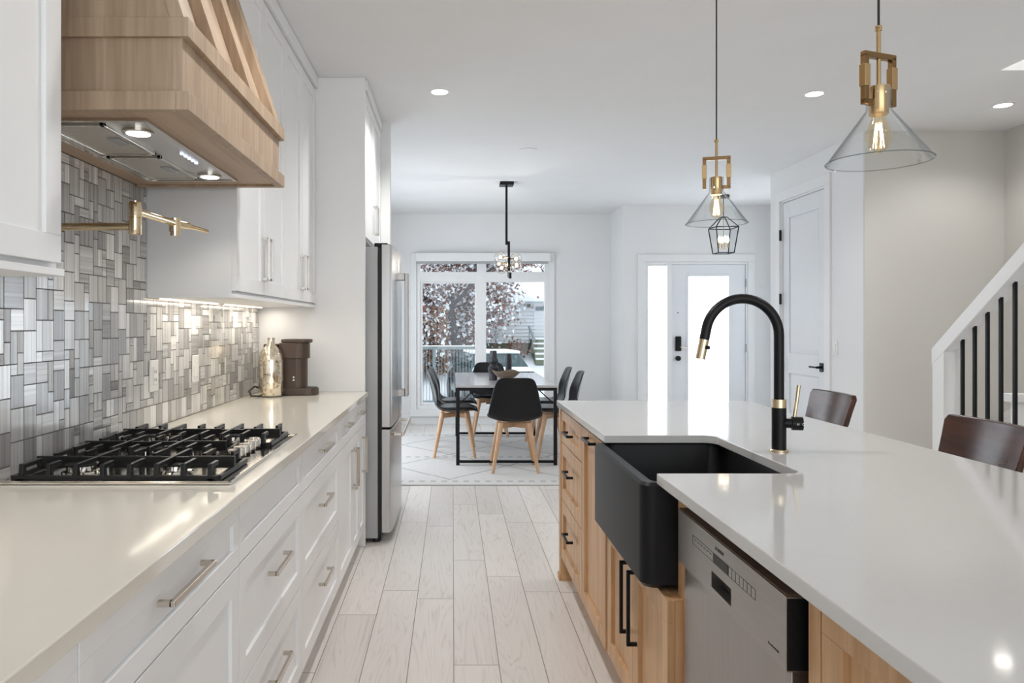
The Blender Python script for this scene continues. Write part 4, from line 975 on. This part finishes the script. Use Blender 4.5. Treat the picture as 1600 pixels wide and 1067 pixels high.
# ---------------------------------------------------------------- bar stools
def bar_stool(name, label, loc, rz, group='dark wood counter stools'):
    t = thing('bar_stool', label, 'stool', loc, rz, group)
    # local: sits facing -X, back at +X
    MB().prism([(-0.19, -0.19), (0.17, -0.20), (0.17, 0.20), (-0.19, 0.19)], 0.60, 0.635).build('seat', 'walnut', t, bevel=0.012, local=True)
    n = 10; rs = []
    zs = [(0.835, 0.175, 0.185), (0.845, 0.185, 0.188), (0.91, 0.19, 0.205), (0.965, 0.197, 0.220), (0.985, 0.180, 0.225)]
    fr, bk = [], []
    bm_rows = []
    mb = MB()
    for z, hw, x in zs:
        row = []
        for i in range(n+1):
            u = -1+2*i/n; row.append((x-0.035*(u*u)*0+0.02*(1-u*u), u*hw, z))
        bm_rows.append(row)
    for row in bm_rows: rs.append([Vector(p) for p in row]+[Vector(p)+Vector((0.024, 0, 0)) for p in row[::-1]])
    mb.rings(rs); mb.build('backrest', 'walnut', t, bevel=0.004, local=True, smooth=True)
    for y in (-0.13, 0.13):
        MB().tube([(0.165, y, 0.60), (0.195, y, 0.72), (0.236, y, 0.90)], 0.013, 10).build('back_post', 'walnut', t, local=True, smooth=True)
    for sx, sy in ((-1, -1), (-1, 1), (1, -1), (1, 1)):
        MB().hleg((sx*0.155, sy*0.155, 0.605), (sx*0.20, sy*0.20, 0.0), 0.019, 0.013).build('leg', 'walnut', t, local=True, smooth=True)
    fr = MB(); q = 0.185
    for a, b in (((-q, -q), (q, -q)), ((-q, q), (q, q)), ((-q, -q), (-q, q))): fr.cyl((a[0], a[1], 0.22), (b[0], b[1], 0.22), 0.010, seg=10)
    fr.build('footrest', 'walnut', t, local=True, smooth=True)
    return t
st1 = bar_stool('bar_stool', 'dark wooden bar stool behind the far end of the island, nearer the closet door', (1.60, 3.52, 0), 0.0)
st2 = dup(st1, (1.575, 2.47, 0), 0.0, 'dark reddish wooden bar stool behind the near end of the island, before the stair railing')

# ================================================================ DINING
def dining_chair(label, loc, rz):
    t = thing('dining_chair', label, 'chair', loc, rz, 'black shell dining chairs')
    # facing +Y
    prof = [(0.235, 0.452, 0.170), (0.225, 0.462, 0.195), (0.15, 0.455, 0.225), (0.05, 0.442, 0.238), (-0.06, 0.440, 0.240), (-0.14, 0.455, 0.240), (-0.185, 0.500, 0.238), (-0.205, 0.57, 0.228), (-0.220, 0.65, 0.212), (-0.240, 0.74, 0.192), (-0.262, 0.815, 0.172), (-0.276, 0.842, 0.155)]
    n = 12; bm = bmesh.new(); rows = []
    for i, (y, z, hw) in enumerate(prof):
        f = i/(len(prof)-1); back = max(0, min(1, (z-0.45)/0.15)) if y < -0.1 else 0
        row = []
        for j in range(n+1):
            u = -1+2*j/n; up = 0.045*(abs(u)**2.6)*(1-back) if -0.2 < y < 0.21 else 0.0
            fw = 0.055*(u*u)*back*(1 if i < 9 else 0.7); drop = 0.020*(abs(u)**6) if i >= len(prof)-2 else 0
            row.append(bm.verts.new((u*hw, y+fw, z+up-drop)))
        rows.append(row)
    for a, b in zip(rows, rows[1:]):
        for j in range(n): bm.faces.new((a[j], a[j+1], b[j+1], b[j]))
    mb = MB(); mb.bm.free(); mb.bm = bm
    mb.build('seat_shell', 'plastic_black', t, smooth=True, local=True, solid=0.012, subsurf=1)
    # seat pad following the shell
    pad = []
    for s, dz in ((0.93, 0.004), (1.0, 0.014), (0.97, 0.026), (0.80, 0.033)):
        ring = []
        for k in range(28):
            a = 2*PI*k/28; x = math.copysign(abs(math.cos(a))**0.7, math.cos(a))*0.195*s; y = 0.03+math.copysign(abs(math.sin(a))**0.7, math.sin(a))*0.185*s
            ring.append((x, y, 0.449+dz+0.02*(abs(x)/0.2)**2.2+0.02*max(0, (y-0.10))))
        pad.append(ring)
    MB().rings(pad).build('seat_cushion', 'leather', t, smooth=True, local=True)
    for sx, sy in ((-1, -1), (-1, 1), (1, -1), (1, 1)):
        MB().hleg((sx*0.120, sy*0.115, 0.432), (sx*0.200, sy*0.200, 0.0), 0.025, 0.0145).build('leg', 'leg', t, smooth=True, local=True)
    MB().bar((-0.13, -0.12, 0.402), (0.13, 0.12, 0.402), 0.022, 0.045).bar((-0.13, 0.12, 0.402), (0.13, -0.12, 0.402), 0.022, 0.045).build('cross_frame', 'leg', t, local=True, bevel=0.003)
    return t
ch = dining_chair('black dining chair at the near end of the table, its back turned to the kitchen', (0.55, 6.55, 0.013), 0)
dup(ch, (0.02, 7.28, 0.013), -PI/2, 'black dining chair on the refrigerator side of the table, nearest the kitchen')
dup(ch, (0.03, 7.93, 0.013), -PI/2, 'black dining chair on the refrigerator side of the table, second from the kitchen')
dup(ch, (1.02, 7.22, 0.013), PI/2, 'black dining chair on the front door side of the table, nearer the island')
dup(ch, (1.01, 7.90, 0.013), PI/2, 'black dining chair on the front door side of the table, nearer the window')
dup(ch, (0.44, 8.62, 0.013), PI, 'black dining chair at the far table end, its back to the window')

rg = MB().box(-0.75, 1.75, 5.93, 8.66, 0.0005, 0.012)
o = rg.build('area_rug', 'rug', bevel=0.004); tag(o, 'cream rug with grey diamond lines under the dining table', 'rug')
for v in o.data.vertices: pass

def table():
    x0, x1, y0, y1, z = 0.03, 0.97, 6.72, 8.52, 0.013
    t = thing('dining_table', 'rectangular grey dining table on a black metal frame', 'table', (0.5, 7.62, z))
    MB().box(x0, x1, y0, y1, 0.728, 0.750).build('tabletop', 'table', t, bevel=0.002)
    MB().box(x0+0.004, x1-0.004, y0+0.004, y0+0.03, 0.70, 0.7275).box(x0+0.004, x1-0.004, y1-0.03, y1-0.004, 0.70, 0.7275).box(x0+0.004, x0+0.03, y0+0.03, y1-0.03, 0.70, 0.7275).box(x1-0.03, x1-0.004, y0+0.03, y1-0.03, 0.70, 0.7275).build('apron', 'black', t)
    for x in (x0+0.004, x1-0.036):
        for y in (y0+0.004, y1-0.036): MB().box(x, x+0.032, y, y+0.032, z, 0.70).build('leg', 'black', t, bevel=0.001)
    for y in (y0+0.004, y1-0.036): MB().box(x0+0.036, x1-0.036, y+0.004, y+0.028, z+0.02, z+0.044).build('stretcher', 'black', t)
    for x, s in ((x0+0.036, 1), (x1-0.036, -1)):
        for y in (y0+0.02, y1-0.02): MB().bar((x, y, 0.58), (x+s*0.135, y, 0.705), 0.010, 0.012, (0, 1, 0)).build('brace', 'black', t)
    zt = 0.7505
    v = thing('stacked_vase', 'dark grey angular double-waisted vase on the dining table', 'vase', (0.41, 7.34, zt))
    pr = [(0.041, 0), (0.041, 0.065), (0.052, 0.10), (0.056, 0.125), (0.036, 0.150), (0.038, 0.165), (0.053, 0.185), (0.053, 0.195), (0.036, 0.235), (0.034, 0.296), (0.029, 0.296), (0.028, 0.24)]
    MB().lathe((0.41, 7.34, zt), pr, 10).build('vase_body', 'vase_dark', v)
    v = thing('cylinder_vase', 'slim dark blue-grey cylinder vase behind the wooden bowl', 'vase', (0.58, 7.55, zt))
    MB().lathe((0.58, 7.55, zt), [(0.032, 0), (0.033, 0.004), (0.033, 0.258), (0.028, 0.258), (0.028, 0.01)], 28).build('vase_body', 'vase_dark', v, smooth=True)
    b = thing('wooden_bowl', 'brown wavy-rimmed bowl in the middle of the dining table', 'bowl', (0.53, 7.2, zt))
    seg = 40; rs = []
    for r, zz, wv in ((0.045, 0, 0), (0.04, 0.012, 0), (0.05, 0.022, 0), (0.095, 0.050, 0.1), (0.122, 0.080, 0.5), (0.132, 0.100, 1), (0.126, 0.100, 1), (0.112, 0.078, 0.5), (0.08, 0.048, 0.1), (0.02, 0.032, 0)):
        rs.append([(0.53+r*math.cos(2*PI*k/seg)*(1+0.06*wv*math.cos(4*PI*k/seg+0.6)), 7.2+r*math.sin(2*PI*k/seg), zt+zz+0.011*wv*math.cos(6*PI*k/seg+PI)) for k in range(seg)])
    MB().rings(rs).build('bowl_body', 'bowl', b, smooth=True)
    rgst = thing('floor_register', 'white floor vent below the dining window', 'vent', (-0.42, 9.35, 0))
    MB().box(-0.53, -0.22, 9.30, 9.40, 0.0005, 0.006).build('vent_frame', 'trim', rgst)
    s = MB()
    for k in range(8): s.box(-0.51+k*0.035, -0.49+k*0.035, 9.315, 9.385, 0.006, 0.007)
    s.build('slots', 'steel_gray', rgst)
M['vase_dark'] = plain('dark_ceramic', (0.025, 0.026, 0.032), 0.4, var=0.2)
M['bowl'] = wood('bowl_wood', (0.13, 0.085, 0.055), (0.30, 0.22, 0.155), 'X', 0.3, 30)
table()

# ================================================================ LIGHT FITTINGS
def can_light(x, y, label, power=9):
    t = thing('recessed_light', label, 'ceiling light', (x, y, CEIL), group='recessed ceiling lights')
    MB().lathe((x, y, CEIL), [(0.066, 0), (0.066, -0.004), (0.052, -0.006), (0.050, -0.002), (0.050, 0)], 36, False, False).build('trim_ring', 'trim', t, smooth=True)
    MB().cyl((x, y, CEIL-0.0035), (x, y, CEIL-0.0005), 0.051, seg=32).build('lens', 'can', t)
    lamp_light('can_lamp', t, (x, y, CEIL-0.02), power, (1, .98, .955), 'SPOT', 0.05, 2.5)
can_light(-0.08, 4.57, 'recessed ceiling light nearest the refrigerator', 56)
can_light(2.287, 4.61, 'recessed ceiling light between the two island pendants', 30)
can_light(3.66, 4.85, 'recessed ceiling light by the stair wall, rightmost in the photo', 16)

for cx_, cy_, lab in ((-0.08, 2.35, 'added unseen recessed light over the cooktop aisle'), (-0.08, 0.4, 'added unseen recessed light over the near end of the aisle'), (2.287, 2.35, 'added unseen recessed light over the bar stools'), (2.287, 0.4, 'added unseen recessed light over the near island end')):
    can_light(cx_, cy_, lab, (50 if cx_ < 0 else 20) if cy_ > 1 else 8)  # extra cans out of frame, added to brighten the kitchen

def pendant(label, y, rz):
    x = 1.06; zr = 1.715
    t = thing('pendant_light', label, 'pendant light', (x, y, CEIL), 0, 'glass cone pendants')
    MB().cyl((x, y, CEIL-0.025), (x, y, CEIL-0.0005), 0.06, seg=32).build('canopy', 'brass_d', t, smooth=True)
    MB().cyl((x, y, zr+0.335), (x, y, CEIL-0.02), 0.003, seg=8).build('cord', 'black_rubber', t)
    MB().cyl((x, y, zr+0.155), (x, y, zr+0.33), 0.0052, seg=12).lathe((x, y, zr+0.325), [(0.0075, 0), (0.0075, 0.012), (0.004, 0.014)], 14).cyl((x-0.003, y-0.006, zr+0.331), (x-0.012, y-0.010, zr+0.331), 0.0025, seg=8).build('stem', 'brass', t, smooth=True)
    c, s = math.cos(rz), math.sin(rz); P = lambda u, z: (x+u*c, y+u*s, zr+z)
    f = MB(); w = 0.014; h = 0.046; zt_, zb_ = 0.262, 0.145
    f.bar(P(-h-w/2, zt_), P(h+w/2, zt_), w, w)
    for sg in (-1, 1): f.bar(P(sg*h, zt_), P(sg*h, zb_-(0.005)), w, w, (c, s, 0))
    f.bar(P(-h-w/2, zb_), P(-0.018, zb_), w, w)
    fo = f.build('bracket', 'brass_d', t, bevel=0.0012)
    for sg in (-1, 1): MB().bar(P(sg*h, 0.237), P(sg*h, 0.182), w+0.004, w+0.004, (c, s, 0)).build('sleeve', 'brass', fo, bevel=0.0012)
    so = MB().lathe((x, y, zr+0.116), [(0.021, 0), (0.0225, 0.002), (0.0225, 0.07), (0.012, 0.073)], 28).build('socket', 'brass', t, smooth=True)
    MB().lathe((x, y, zr), [(0.119, 0), (0.028, 0.128), (0.028, 0.185), (0.0255, 0.185), (0.0255, 0.128), (0.1165, 0.0)], 56, False, False).build('glass_shade', 'lamp_glass', t, smooth=True)
    MB().lathe((x, y, zr), [(0.1195, -0.001), (0.1205, 0.0006), (0.1190, 0.002), (0.1162, 0.0006)], 56, False, False).build('glass_rim', 'rim_glass', t, smooth=True)
    bl = MB().lathe((x, y, zr+0.020), [(0.003, 0), (0.020, 0.012), (0.029, 0.034), (0.029, 0.048), (0.019, 0.080), (0.014, 0.098)], 28).build('bulb', 'amber_glass', t, smooth=True)
    fl = MB()
    for k in range(6):
        a = k*PI/3+0.3; fl.tube([(x+0.006*math.cos(a), y+0.006*math.sin(a), zr+0.095), (x+0.012*math.cos(a+0.25), y+0.012*math.sin(a+0.25), zr+0.035)], 0.0009, 6)
    fl.build('filament', 'filament', bl)
    lamp_light('pendant_lamp', t, (x, y, zr+0.06), 1.0, (1, .8, .52), radius=0.025)
pendant('clear glass cone pendant on brass bracket over the near part of the island', 1.815, 0.35)
pendant('clear glass cone pendant on brass bracket over the far end of the island', 2.93, PI-0.30)

def lantern():
    x, y = 3.06, 8.24; zb, zt = 2.115, 2.46
    t = thing('lantern_pendant', 'black-framed glass lantern with candle bulbs hanging in the entry', 'pendant light', (x, y, CEIL))
    MB().cyl((x, y, CEIL-0.03), (x, y, CEIL-0.0005), 0.065, seg=28).build('canopy', 'black', t, smooth=True)
    MB().cyl((x, y, zt+0.06), (x, y, CEIL-0.02), 0.005, seg=8).build('rod', 'black', t)
    a, b = 0.088, 0.125; f = MB(); w = 0.009
    q = [(-1, -1), (1, -1), (1, 1), (-1, 1)]
    bp = [(x+sx*a, y+sy*a, zb) for sx, sy in q]; tp = [(x+sx*b, y+sy*b, zt-0.06) for sx, sy in q]; ap = [(x+sx*0.03, y+sy*0.03, zt+0.06) for sx, sy in q]
    for i in range(4):
        f.bar(bp[i], bp[(i+1)%4], w, w).bar(tp[i], tp[(i+1)%4], w, w).bar(bp[i], tp[i], w, w).bar(tp[i], ap[i], w, w).bar(ap[i], ap[(i+1)%4], w, w)
    f.build('frame', 'black', t)
    g = MB()
    for i in range(4): g.quad(bp[i], bp[(i+1)%4], tp[(i+1)%4], tp[i])
    g.build('glass_panes', 'lamp_glass', t)
    MB().cyl((x, y, zb+0.05), (x, y, zt+0.06), 0.004, seg=8).build('center_stem', 'brass_l', t)
    for dx, dy in ((-0.048, 0), (0.048, 0), (0, 0.048), (0, -0.048)):
        c = MB().tube([(x, y, zb+0.055), (x+dx*0.6, y+dy*0.6, zb+0.045), (x+dx, y+dy, zb+0.065)], 0.003, 8).cyl((x+dx, y+dy, zb+0.065), (x+dx, y+dy, zb+0.12), 0.009, seg=12).build('candle_arm', 'brass_l', t, smooth=True)
        MB().lathe((x+dx, y+dy, zb+0.12), [(0.008, 0), (0.017, 0.025), (0.015, 0.045), (0.002, 0.075)], 14).build('candle_bulb', 'bulb', c, smooth=True)
    lamp_light('lantern_lamp', t, (x, y, zb+0.17), 38, (1, .97, .82), radius=0.08)
lantern()

def chandelier():
    x, y = 0.555, 7.5
    t = thing('bubble_chandelier', 'black linear chandelier with clear glass globes over the dining table', 'chandelier', (x, y, CEIL))
    MB().box(x-0.07, x+0.07, y-0.07, y+0.07, CEIL-0.035, CEIL-0.0005).build('canopy', 'black', t, bevel=0.002)
    MB().cyl((x, y, 2.13), (x, y, CEIL-0.03), 0.012, seg=14).build('rod', 'black', t, smooth=True)
    MB().prism_x([(7.49, 2.165), (7.53, 2.165), (7.53, 1.80), (7.30, 1.77), (7.30, 1.83), (7.47, 1.86)], x+0.012, x+0.036).build('bar', 'black', t, bevel=0.002)
    for dx, dy, z in ((-0.075, -0.02, 2.00), (-0.085, 0.08, 1.94), (-0.070, -0.10, 1.885), (0.085, 0.0, 1.985), (0.10, 0.10, 1.935), (0.085, -0.08, 1.91)):
        g = MB().sphere((x+dx+0.012, y+dy, z), 0.062).build('globe', 'globe_glass', t, smooth=True)
        MB().sphere((x+dx+0.012, y+dy, z), 0.017, 14, 8).build('globe_bulb', 'bulb', g, smooth=True)
        MB().cyl((x+0.024, y+dy, z), (x+dx+(0.03 if dx < 0 else -0.006), y+dy, z), 0.008, seg=10).build('globe_arm', 'brass_d', t)
    lamp_light('chandelier_lamp', t, (x, y, 1.93), 5, (1, .9, .78), radius=0.12)
chandelier()

sm = thing('ceiling_vent', 'small white ceiling vent over the walkway before the chandelier', 'vent', (0.63, 6.1, CEIL))
MB().cyl((0.63, 6.1, CEIL-0.006), (0.63, 6.1, CEIL-0.0005), 0.075, seg=28).build('vent_plate', 'ceiling', sm, bevel=0.002)

# ================================================================ OUTSIDE
def outside():
    g = MB(); r_ = random.Random(5)
    xs = [-40+2.5*i for i in range(40)]; ys = [9.9, 12, 15, 18, 20, 21.5, 22.5, 23.5, 24.5, 25.5, 26.6, 30, 40, 60, 90]
    hz = lambda y: -0.86 if y < 22.5 else min(0.28, -0.86+(y-22.5)*0.28)
    vs = [[g.bm.verts.new((x, y, hz(y)+r_.uniform(-0.03, 0.03))) for x in xs] for y in ys]
    for a, b in zip(vs, vs[1:]):
        for i in range(len(xs)-1): g.bm.faces.new((a[i], a[i+1], b[i+1], b[i]))
    o = g.build('snowy_ground', 'snow', smooth=True); tag(o, 'snow-covered street and front yards outside the window', 'ground', None, 'structure')
    # neighbour house
    Y = 27.0; sc = FPX/Y
    PX = lambda px: (px-707)/sc
    PZ = lambda py: 1.31-(py-507)/sc
    h = thing('neighbour_house', 'white clapboard bungalow across the street with snowy roof', 'house', (2.0, Y, 0.2))
    zb, zt = PZ(536), PZ(470); x0, x1 = PX(640), PX(960)
    mb = MB(); n = 12
    for i in range(n):
        a = zb+(zt-zb)*i/n; b = zb+(zt-zb)*(i+1)/n
        mb.prism_x([(Y, b), (Y-0.07, a), (Y+0.2, a), (Y+0.2, b)], x0, x1)
    mb.build('siding_wall', 'siding', h)
    MB().box(x0, x1, Y+0.02, Y+0.2, -0.3, zb).build('foundation', 'foundation', h)
    MB().prism_x([(Y-0.5, zt-0.03), (Y-0.5, zt+0.13), (Y+5.5, zt+2.4), (Y+11, zt+0.13), (Y+11, zt-0.03)], x0-0.4, x1+0.4).build('snowy_roof', 'snow', h)
    w = MB().box(PX(735), PX(788), Y-0.07, Y+0.01, PZ(512), PZ(475)).build('house_window', 'trim', h)
    MB().box(PX(738), PX(786), Y-0.085, Y-0.06, PZ(510), PZ(477)).build('window_glass', 'house_glass', w)
    d = MB().box(PX(834), PX(870), Y-0.05, Y+0.01, PZ(529), PZ(473)).build('house_door', 'siding', h)
    MB().box(PX(836.5), PX(862), Y-0.075, Y-0.04, PZ(485), PZ(479)).build('door_lite', 'house_glass', d)
    l = MB().box(PX(824), PX(828), Y-0.2, Y-0.05, PZ(480), PZ(475)).build('porch_lantern', 'black', h)
    s = MB()
    for k in range(5):
        s.box(PX(828), PX(875), Y-0.4-0.28*k-0.28, Y-0.05, PZ(529)-0.17*(k+1)-0.02, PZ(529)-0.17*k-0.02)
    s.build('porch_steps', 'foundation', h)
    s = MB()
    for k in range(5): s.box(PX(829), PX(874), Y-0.4-0.28*k-0.27, Y-0.4-0.28*k+0.05, PZ(529)-0.17*k-0.02, PZ(529)-0.17*k+0.04)
    s.build('step_snow', 'snow', h)
    MB().bar((PX(824), Y-0.5, PZ(510)), (PX(828), Y-1.6, PZ(530)), 0.06, 0.06).bar((PX(825), Y-0.5, PZ(510)), (PX(825), Y-0.5, PZ(532)), 0.05, 0.05, (1, 0, 0)).build('porch_rail', 'fence_metal', h)
    # trees
    def tree(label, x, y, zg, height, r0, n_leaf, n_snow, seed, spread=1.0, lean=0.15, leafmat='leaf', clumps=()):
        t = thing('snowy_tree', label, 'tree', (x, y, zg), group='snowy trees across the street'); q = random.Random(seed)
        tr = MB(); tips = []
        def grow(p, d, ln, r, lvl):
            pts = [p]; rr = [r]; cur = p; dd = d
            for i in range(3):
                dd = (dd+Vector((q.uniform(-.2, .2), q.uniform(-.2, .2), q.uniform(-.05, .15)))).normalized(); cur = cur+dd*ln/3; pts.append(cur); rr.append(r*(1-0.14*(i+1)))
            tr.tube(pts, rr, 7 if lvl < 2 else 5, cap=False)
            if lvl >= 2: tips.extend(pts[1:])
            if lvl < 4:
                for k in range(3 if lvl < 3 else 2):
                    a = q.uniform(0, 2*PI); o = Vector((math.cos(a), math.sin(a), 0)); nd = (dd*0.75+o*0.75*spread+Vector((0, 0, 0.08))).normalized()
                    grow(cur, nd, ln*q.uniform(0.62, 0.85), rr[-1]*0.62, lvl+1)
        grow(Vector((x, y, zg-0.1)), Vector((lean, 0, 1)).normalized(), height*0.30, r0, 0)
        tr.build('trunk', 'bark', t, smooth=True)
        def leaves(n, s, dz):
            m = MB()
            for _ in range(n):
                add(m, q.choice(tips)+Vector((q.gauss(0, .28), q.gauss(0, .28), q.gauss(0, .25)+dz)), s)
            for cx_, cz_, sx_, sz_, k in clumps:
                for _ in range(k): add(m, Vector((cx_+q.gauss(0, sx_), y+0.25+abs(q.gauss(0, .8)) if q.random() < 0.86 else y-0.5, cz_+q.gauss(0, sz_)+dz)), s)
            return m
        def add(m, c, s):
            if True:
                if c.z < zg+0.15 or (clumps and c.y < y+0.2 and abs(c.x-0.25) < 0.32 and c.z < 2.4 and q.random() < 0.85): return
                u = Vector((q.gauss(0, 1), q.gauss(0, 1), q.gauss(0, 1))).normalized(); v = u.cross(Vector((q.gauss(0, 1), q.gauss(0, 1), q.gauss(0, 1)))).normalized(); k = s*q.uniform(.6, 1.4)
                m.quad(c-u*k, c+v*k*0.7, c+u*k, c-v*k*0.7)
        leaves(n_leaf, 0.070, 0).build('foliage', leafmat, t); leaves(n_snow, 0.072, 0.05).build('snow_on_branches', 'snow', t)
    tree('large snowy tree with brown leaves filling the left window pane', 0.30, 25.2, -0.15, 7.5, 0.21, 0, 0, 4, 1.25, -0.05, clumps=(
        (-0.55, 1.9, 0.75, 0.9, 3600), (-0.1, 3.0, 0.9, 0.6, 2800), (0.75, 2.6, 0.5, 0.6, 1500), (1.55, 2.2, 0.38, 0.45, 800), (-0.9, 3.4, 0.8, 0.6, 2400), (1.2, 3.6, 0.9, 0.35, 1100), (-0.3, 1.0, 0.7, 0.5, 1500)))
    tree('smaller bare tree past the right window pane', 4.3, 24.6, -0.3, 7.5, 0.10, 120, 300, 11, 1.0, -0.1)
    # hedge with brown leaves
    q = random.Random(9)
    for nm, lab, n, mt in (('beech_hedge', 'brown leafy hedge dusted with snow at the left of the window', 5200, 'hedge'),):
        t = thing(nm, lab, 'hedge', (-1.6, 24.0, -0.4))
        for part, mat_, cnt, dz in (('foliage', mt, n, 0), ('snow_cover', 'snow', 2600, 0.06)):
            m = MB()
            for _ in range(cnt):
                a = q.uniform(-2.8, 1.45); c = Vector((-1.6+a, 24.0+q.uniform(-.7, .7), -0.35+abs(q.gauss(0, 1))*0.9+q.uniform(0, 0.5)+dz))
                if c.z > 1.9: continue
                u = Vector((q.gauss(0, 1), q.gauss(0, 1), q.gauss(0, 1))).normalized(); v = u.cross(Vector((q.gauss(0, 1), q.gauss(0, 1), q.gauss(0, 1)))).normalized(); k = 0.09*q.uniform(.6, 1.4)
                m.quad(c-u*k, c+v*k*0.7, c+u*k, c-v*k*0.7)
            m.build(part, mat_, t)
    b = thing('snowy_shrub', 'small dried shrub in front of the neighbour foundation', 'shrub', (PX(802), Y-1.2, 0.25))
    m = MB()
    for _ in range(260):
        c = Vector((PX(802)+q.gauss(0, .2), Y-1.2+q.gauss(0, .15), 0.45+q.gauss(0, .14))); u = Vector((q.gauss(0, 1), q.gauss(0, 1), q.gauss(0, 1))).normalized(); v = u.cross(Vector((0.3, 0.2, 1))).normalized()
        m.quad(c-u*.09, c+v*.05, c+u*.09, c-v*.05)
    m.build('twigs', 'hedge', b)
    # parked car
    c = thing('parked_car', 'dark parked car half covered in snow on the street', 'car', (0.98, 20.3, -0.86), math.radians(9))
    hw = 0.90
    def sec(y, w, z0, z1, r=0.10, top=0.0):
        return [(-w+r, y, z0), (w-r, y, z0), (w, y, z0+r), (w, y, z1-r-0.05), (w-r, y, z1), (-w+r, y, z1), (-w, y, z1-r-0.05), (-w, y, z0+r)]
    MB().rings([sec(-2.1, hw-0.1, 0.30, 0.90), sec(-2.0, hw-0.02, 0.22, 0.99), sec(-1.2, hw, 0.20, 1.02), sec(0.9, hw, 0.20, 0.98), sec(1.9, hw-0.05, 0.22, 0.86), sec(2.15, hw-0.15, 0.30, 0.72)]).build('car_body', 'car', c, smooth=True, local=True, bevel=0.03)
    cab = lambda y, w, z: [(-w, y, 0.97), (w, y, 0.97), (w*0.80, y, z), (-w*0.80, y, z)]
    MB().rings([[(-0.80, -1.75, 0.97), (0.80, -1.75, 0.97), (0.62, -1.15, 1.40), (-0.62, -1.15, 1.40)], [(-0.85, 1.0, 0.96), (0.85, 1.0, 0.96), (0.66, 0.35, 1.43), (-0.66, 0.35, 1.43)]]).build('cabin', 'car_glass', c, local=True, bevel=0.03)
    MB().box(-0.64, 0.64, -1.15, 0.38, 1.40, 1.48).build('roof_snow', 'snow', c, local=True, bevel=0.03)
    MB().hexa([(-0.80, -2.05, 0.985), (0.80, -2.05, 0.985), (0.78, -1.72, 1.0), (-0.78, -1.72, 1.0), (-0.74, -2.0, 1.05), (0.74, -2.0, 1.05), (0.72, -1.70, 1.09), (-0.72, -1.70, 1.09)]).build('trunk_snow', 'snow', c, local=True, bevel=0.02)
    for yy in (-1.35, 1.35):
        for xx in (-0.91, 0.70): MB().cyl((xx, yy, 0.31), (xx+0.21, yy, 0.31), 0.31).build('wheel', 'black_rubber', c, smooth=True, local=True)
    # yard fence on the porch
    Yf = 12.0; f = thing('metal_fence', 'grey metal picket railing outside the left window pane', 'fence', (-0.1, Yf, -0.7))
    fx0, fx1 = -1.5, 0.42
    MB().box(fx0, fx1, Yf-0.03, Yf+0.03, 0.90, 0.95).build('top_rail', 'fence_metal', f); MB().box(fx0, fx1, Yf-0.02, Yf+0.02, 0.02, 0.06).build('bottom_rail', 'fence_metal', f)
    MB().box(fx0, fx1, Yf-0.03, Yf+0.03, 0.951, 0.965).build('snow_cap', 'snow', f)
    k = fx0+0.02
    while k < fx1: 
        MB().box(k, k+0.010, Yf-0.005, Yf+0.005, 0.06, 0.90).build('picket', 'fence_metal', f); k += 0.05
    for x in (-0.30, 0.40, -1.2): MB().box(x-0.025, x+0.025, Yf-0.025, Yf+0.025, -0.72, 0.90).build('post', 'fence_metal', f)
outside()
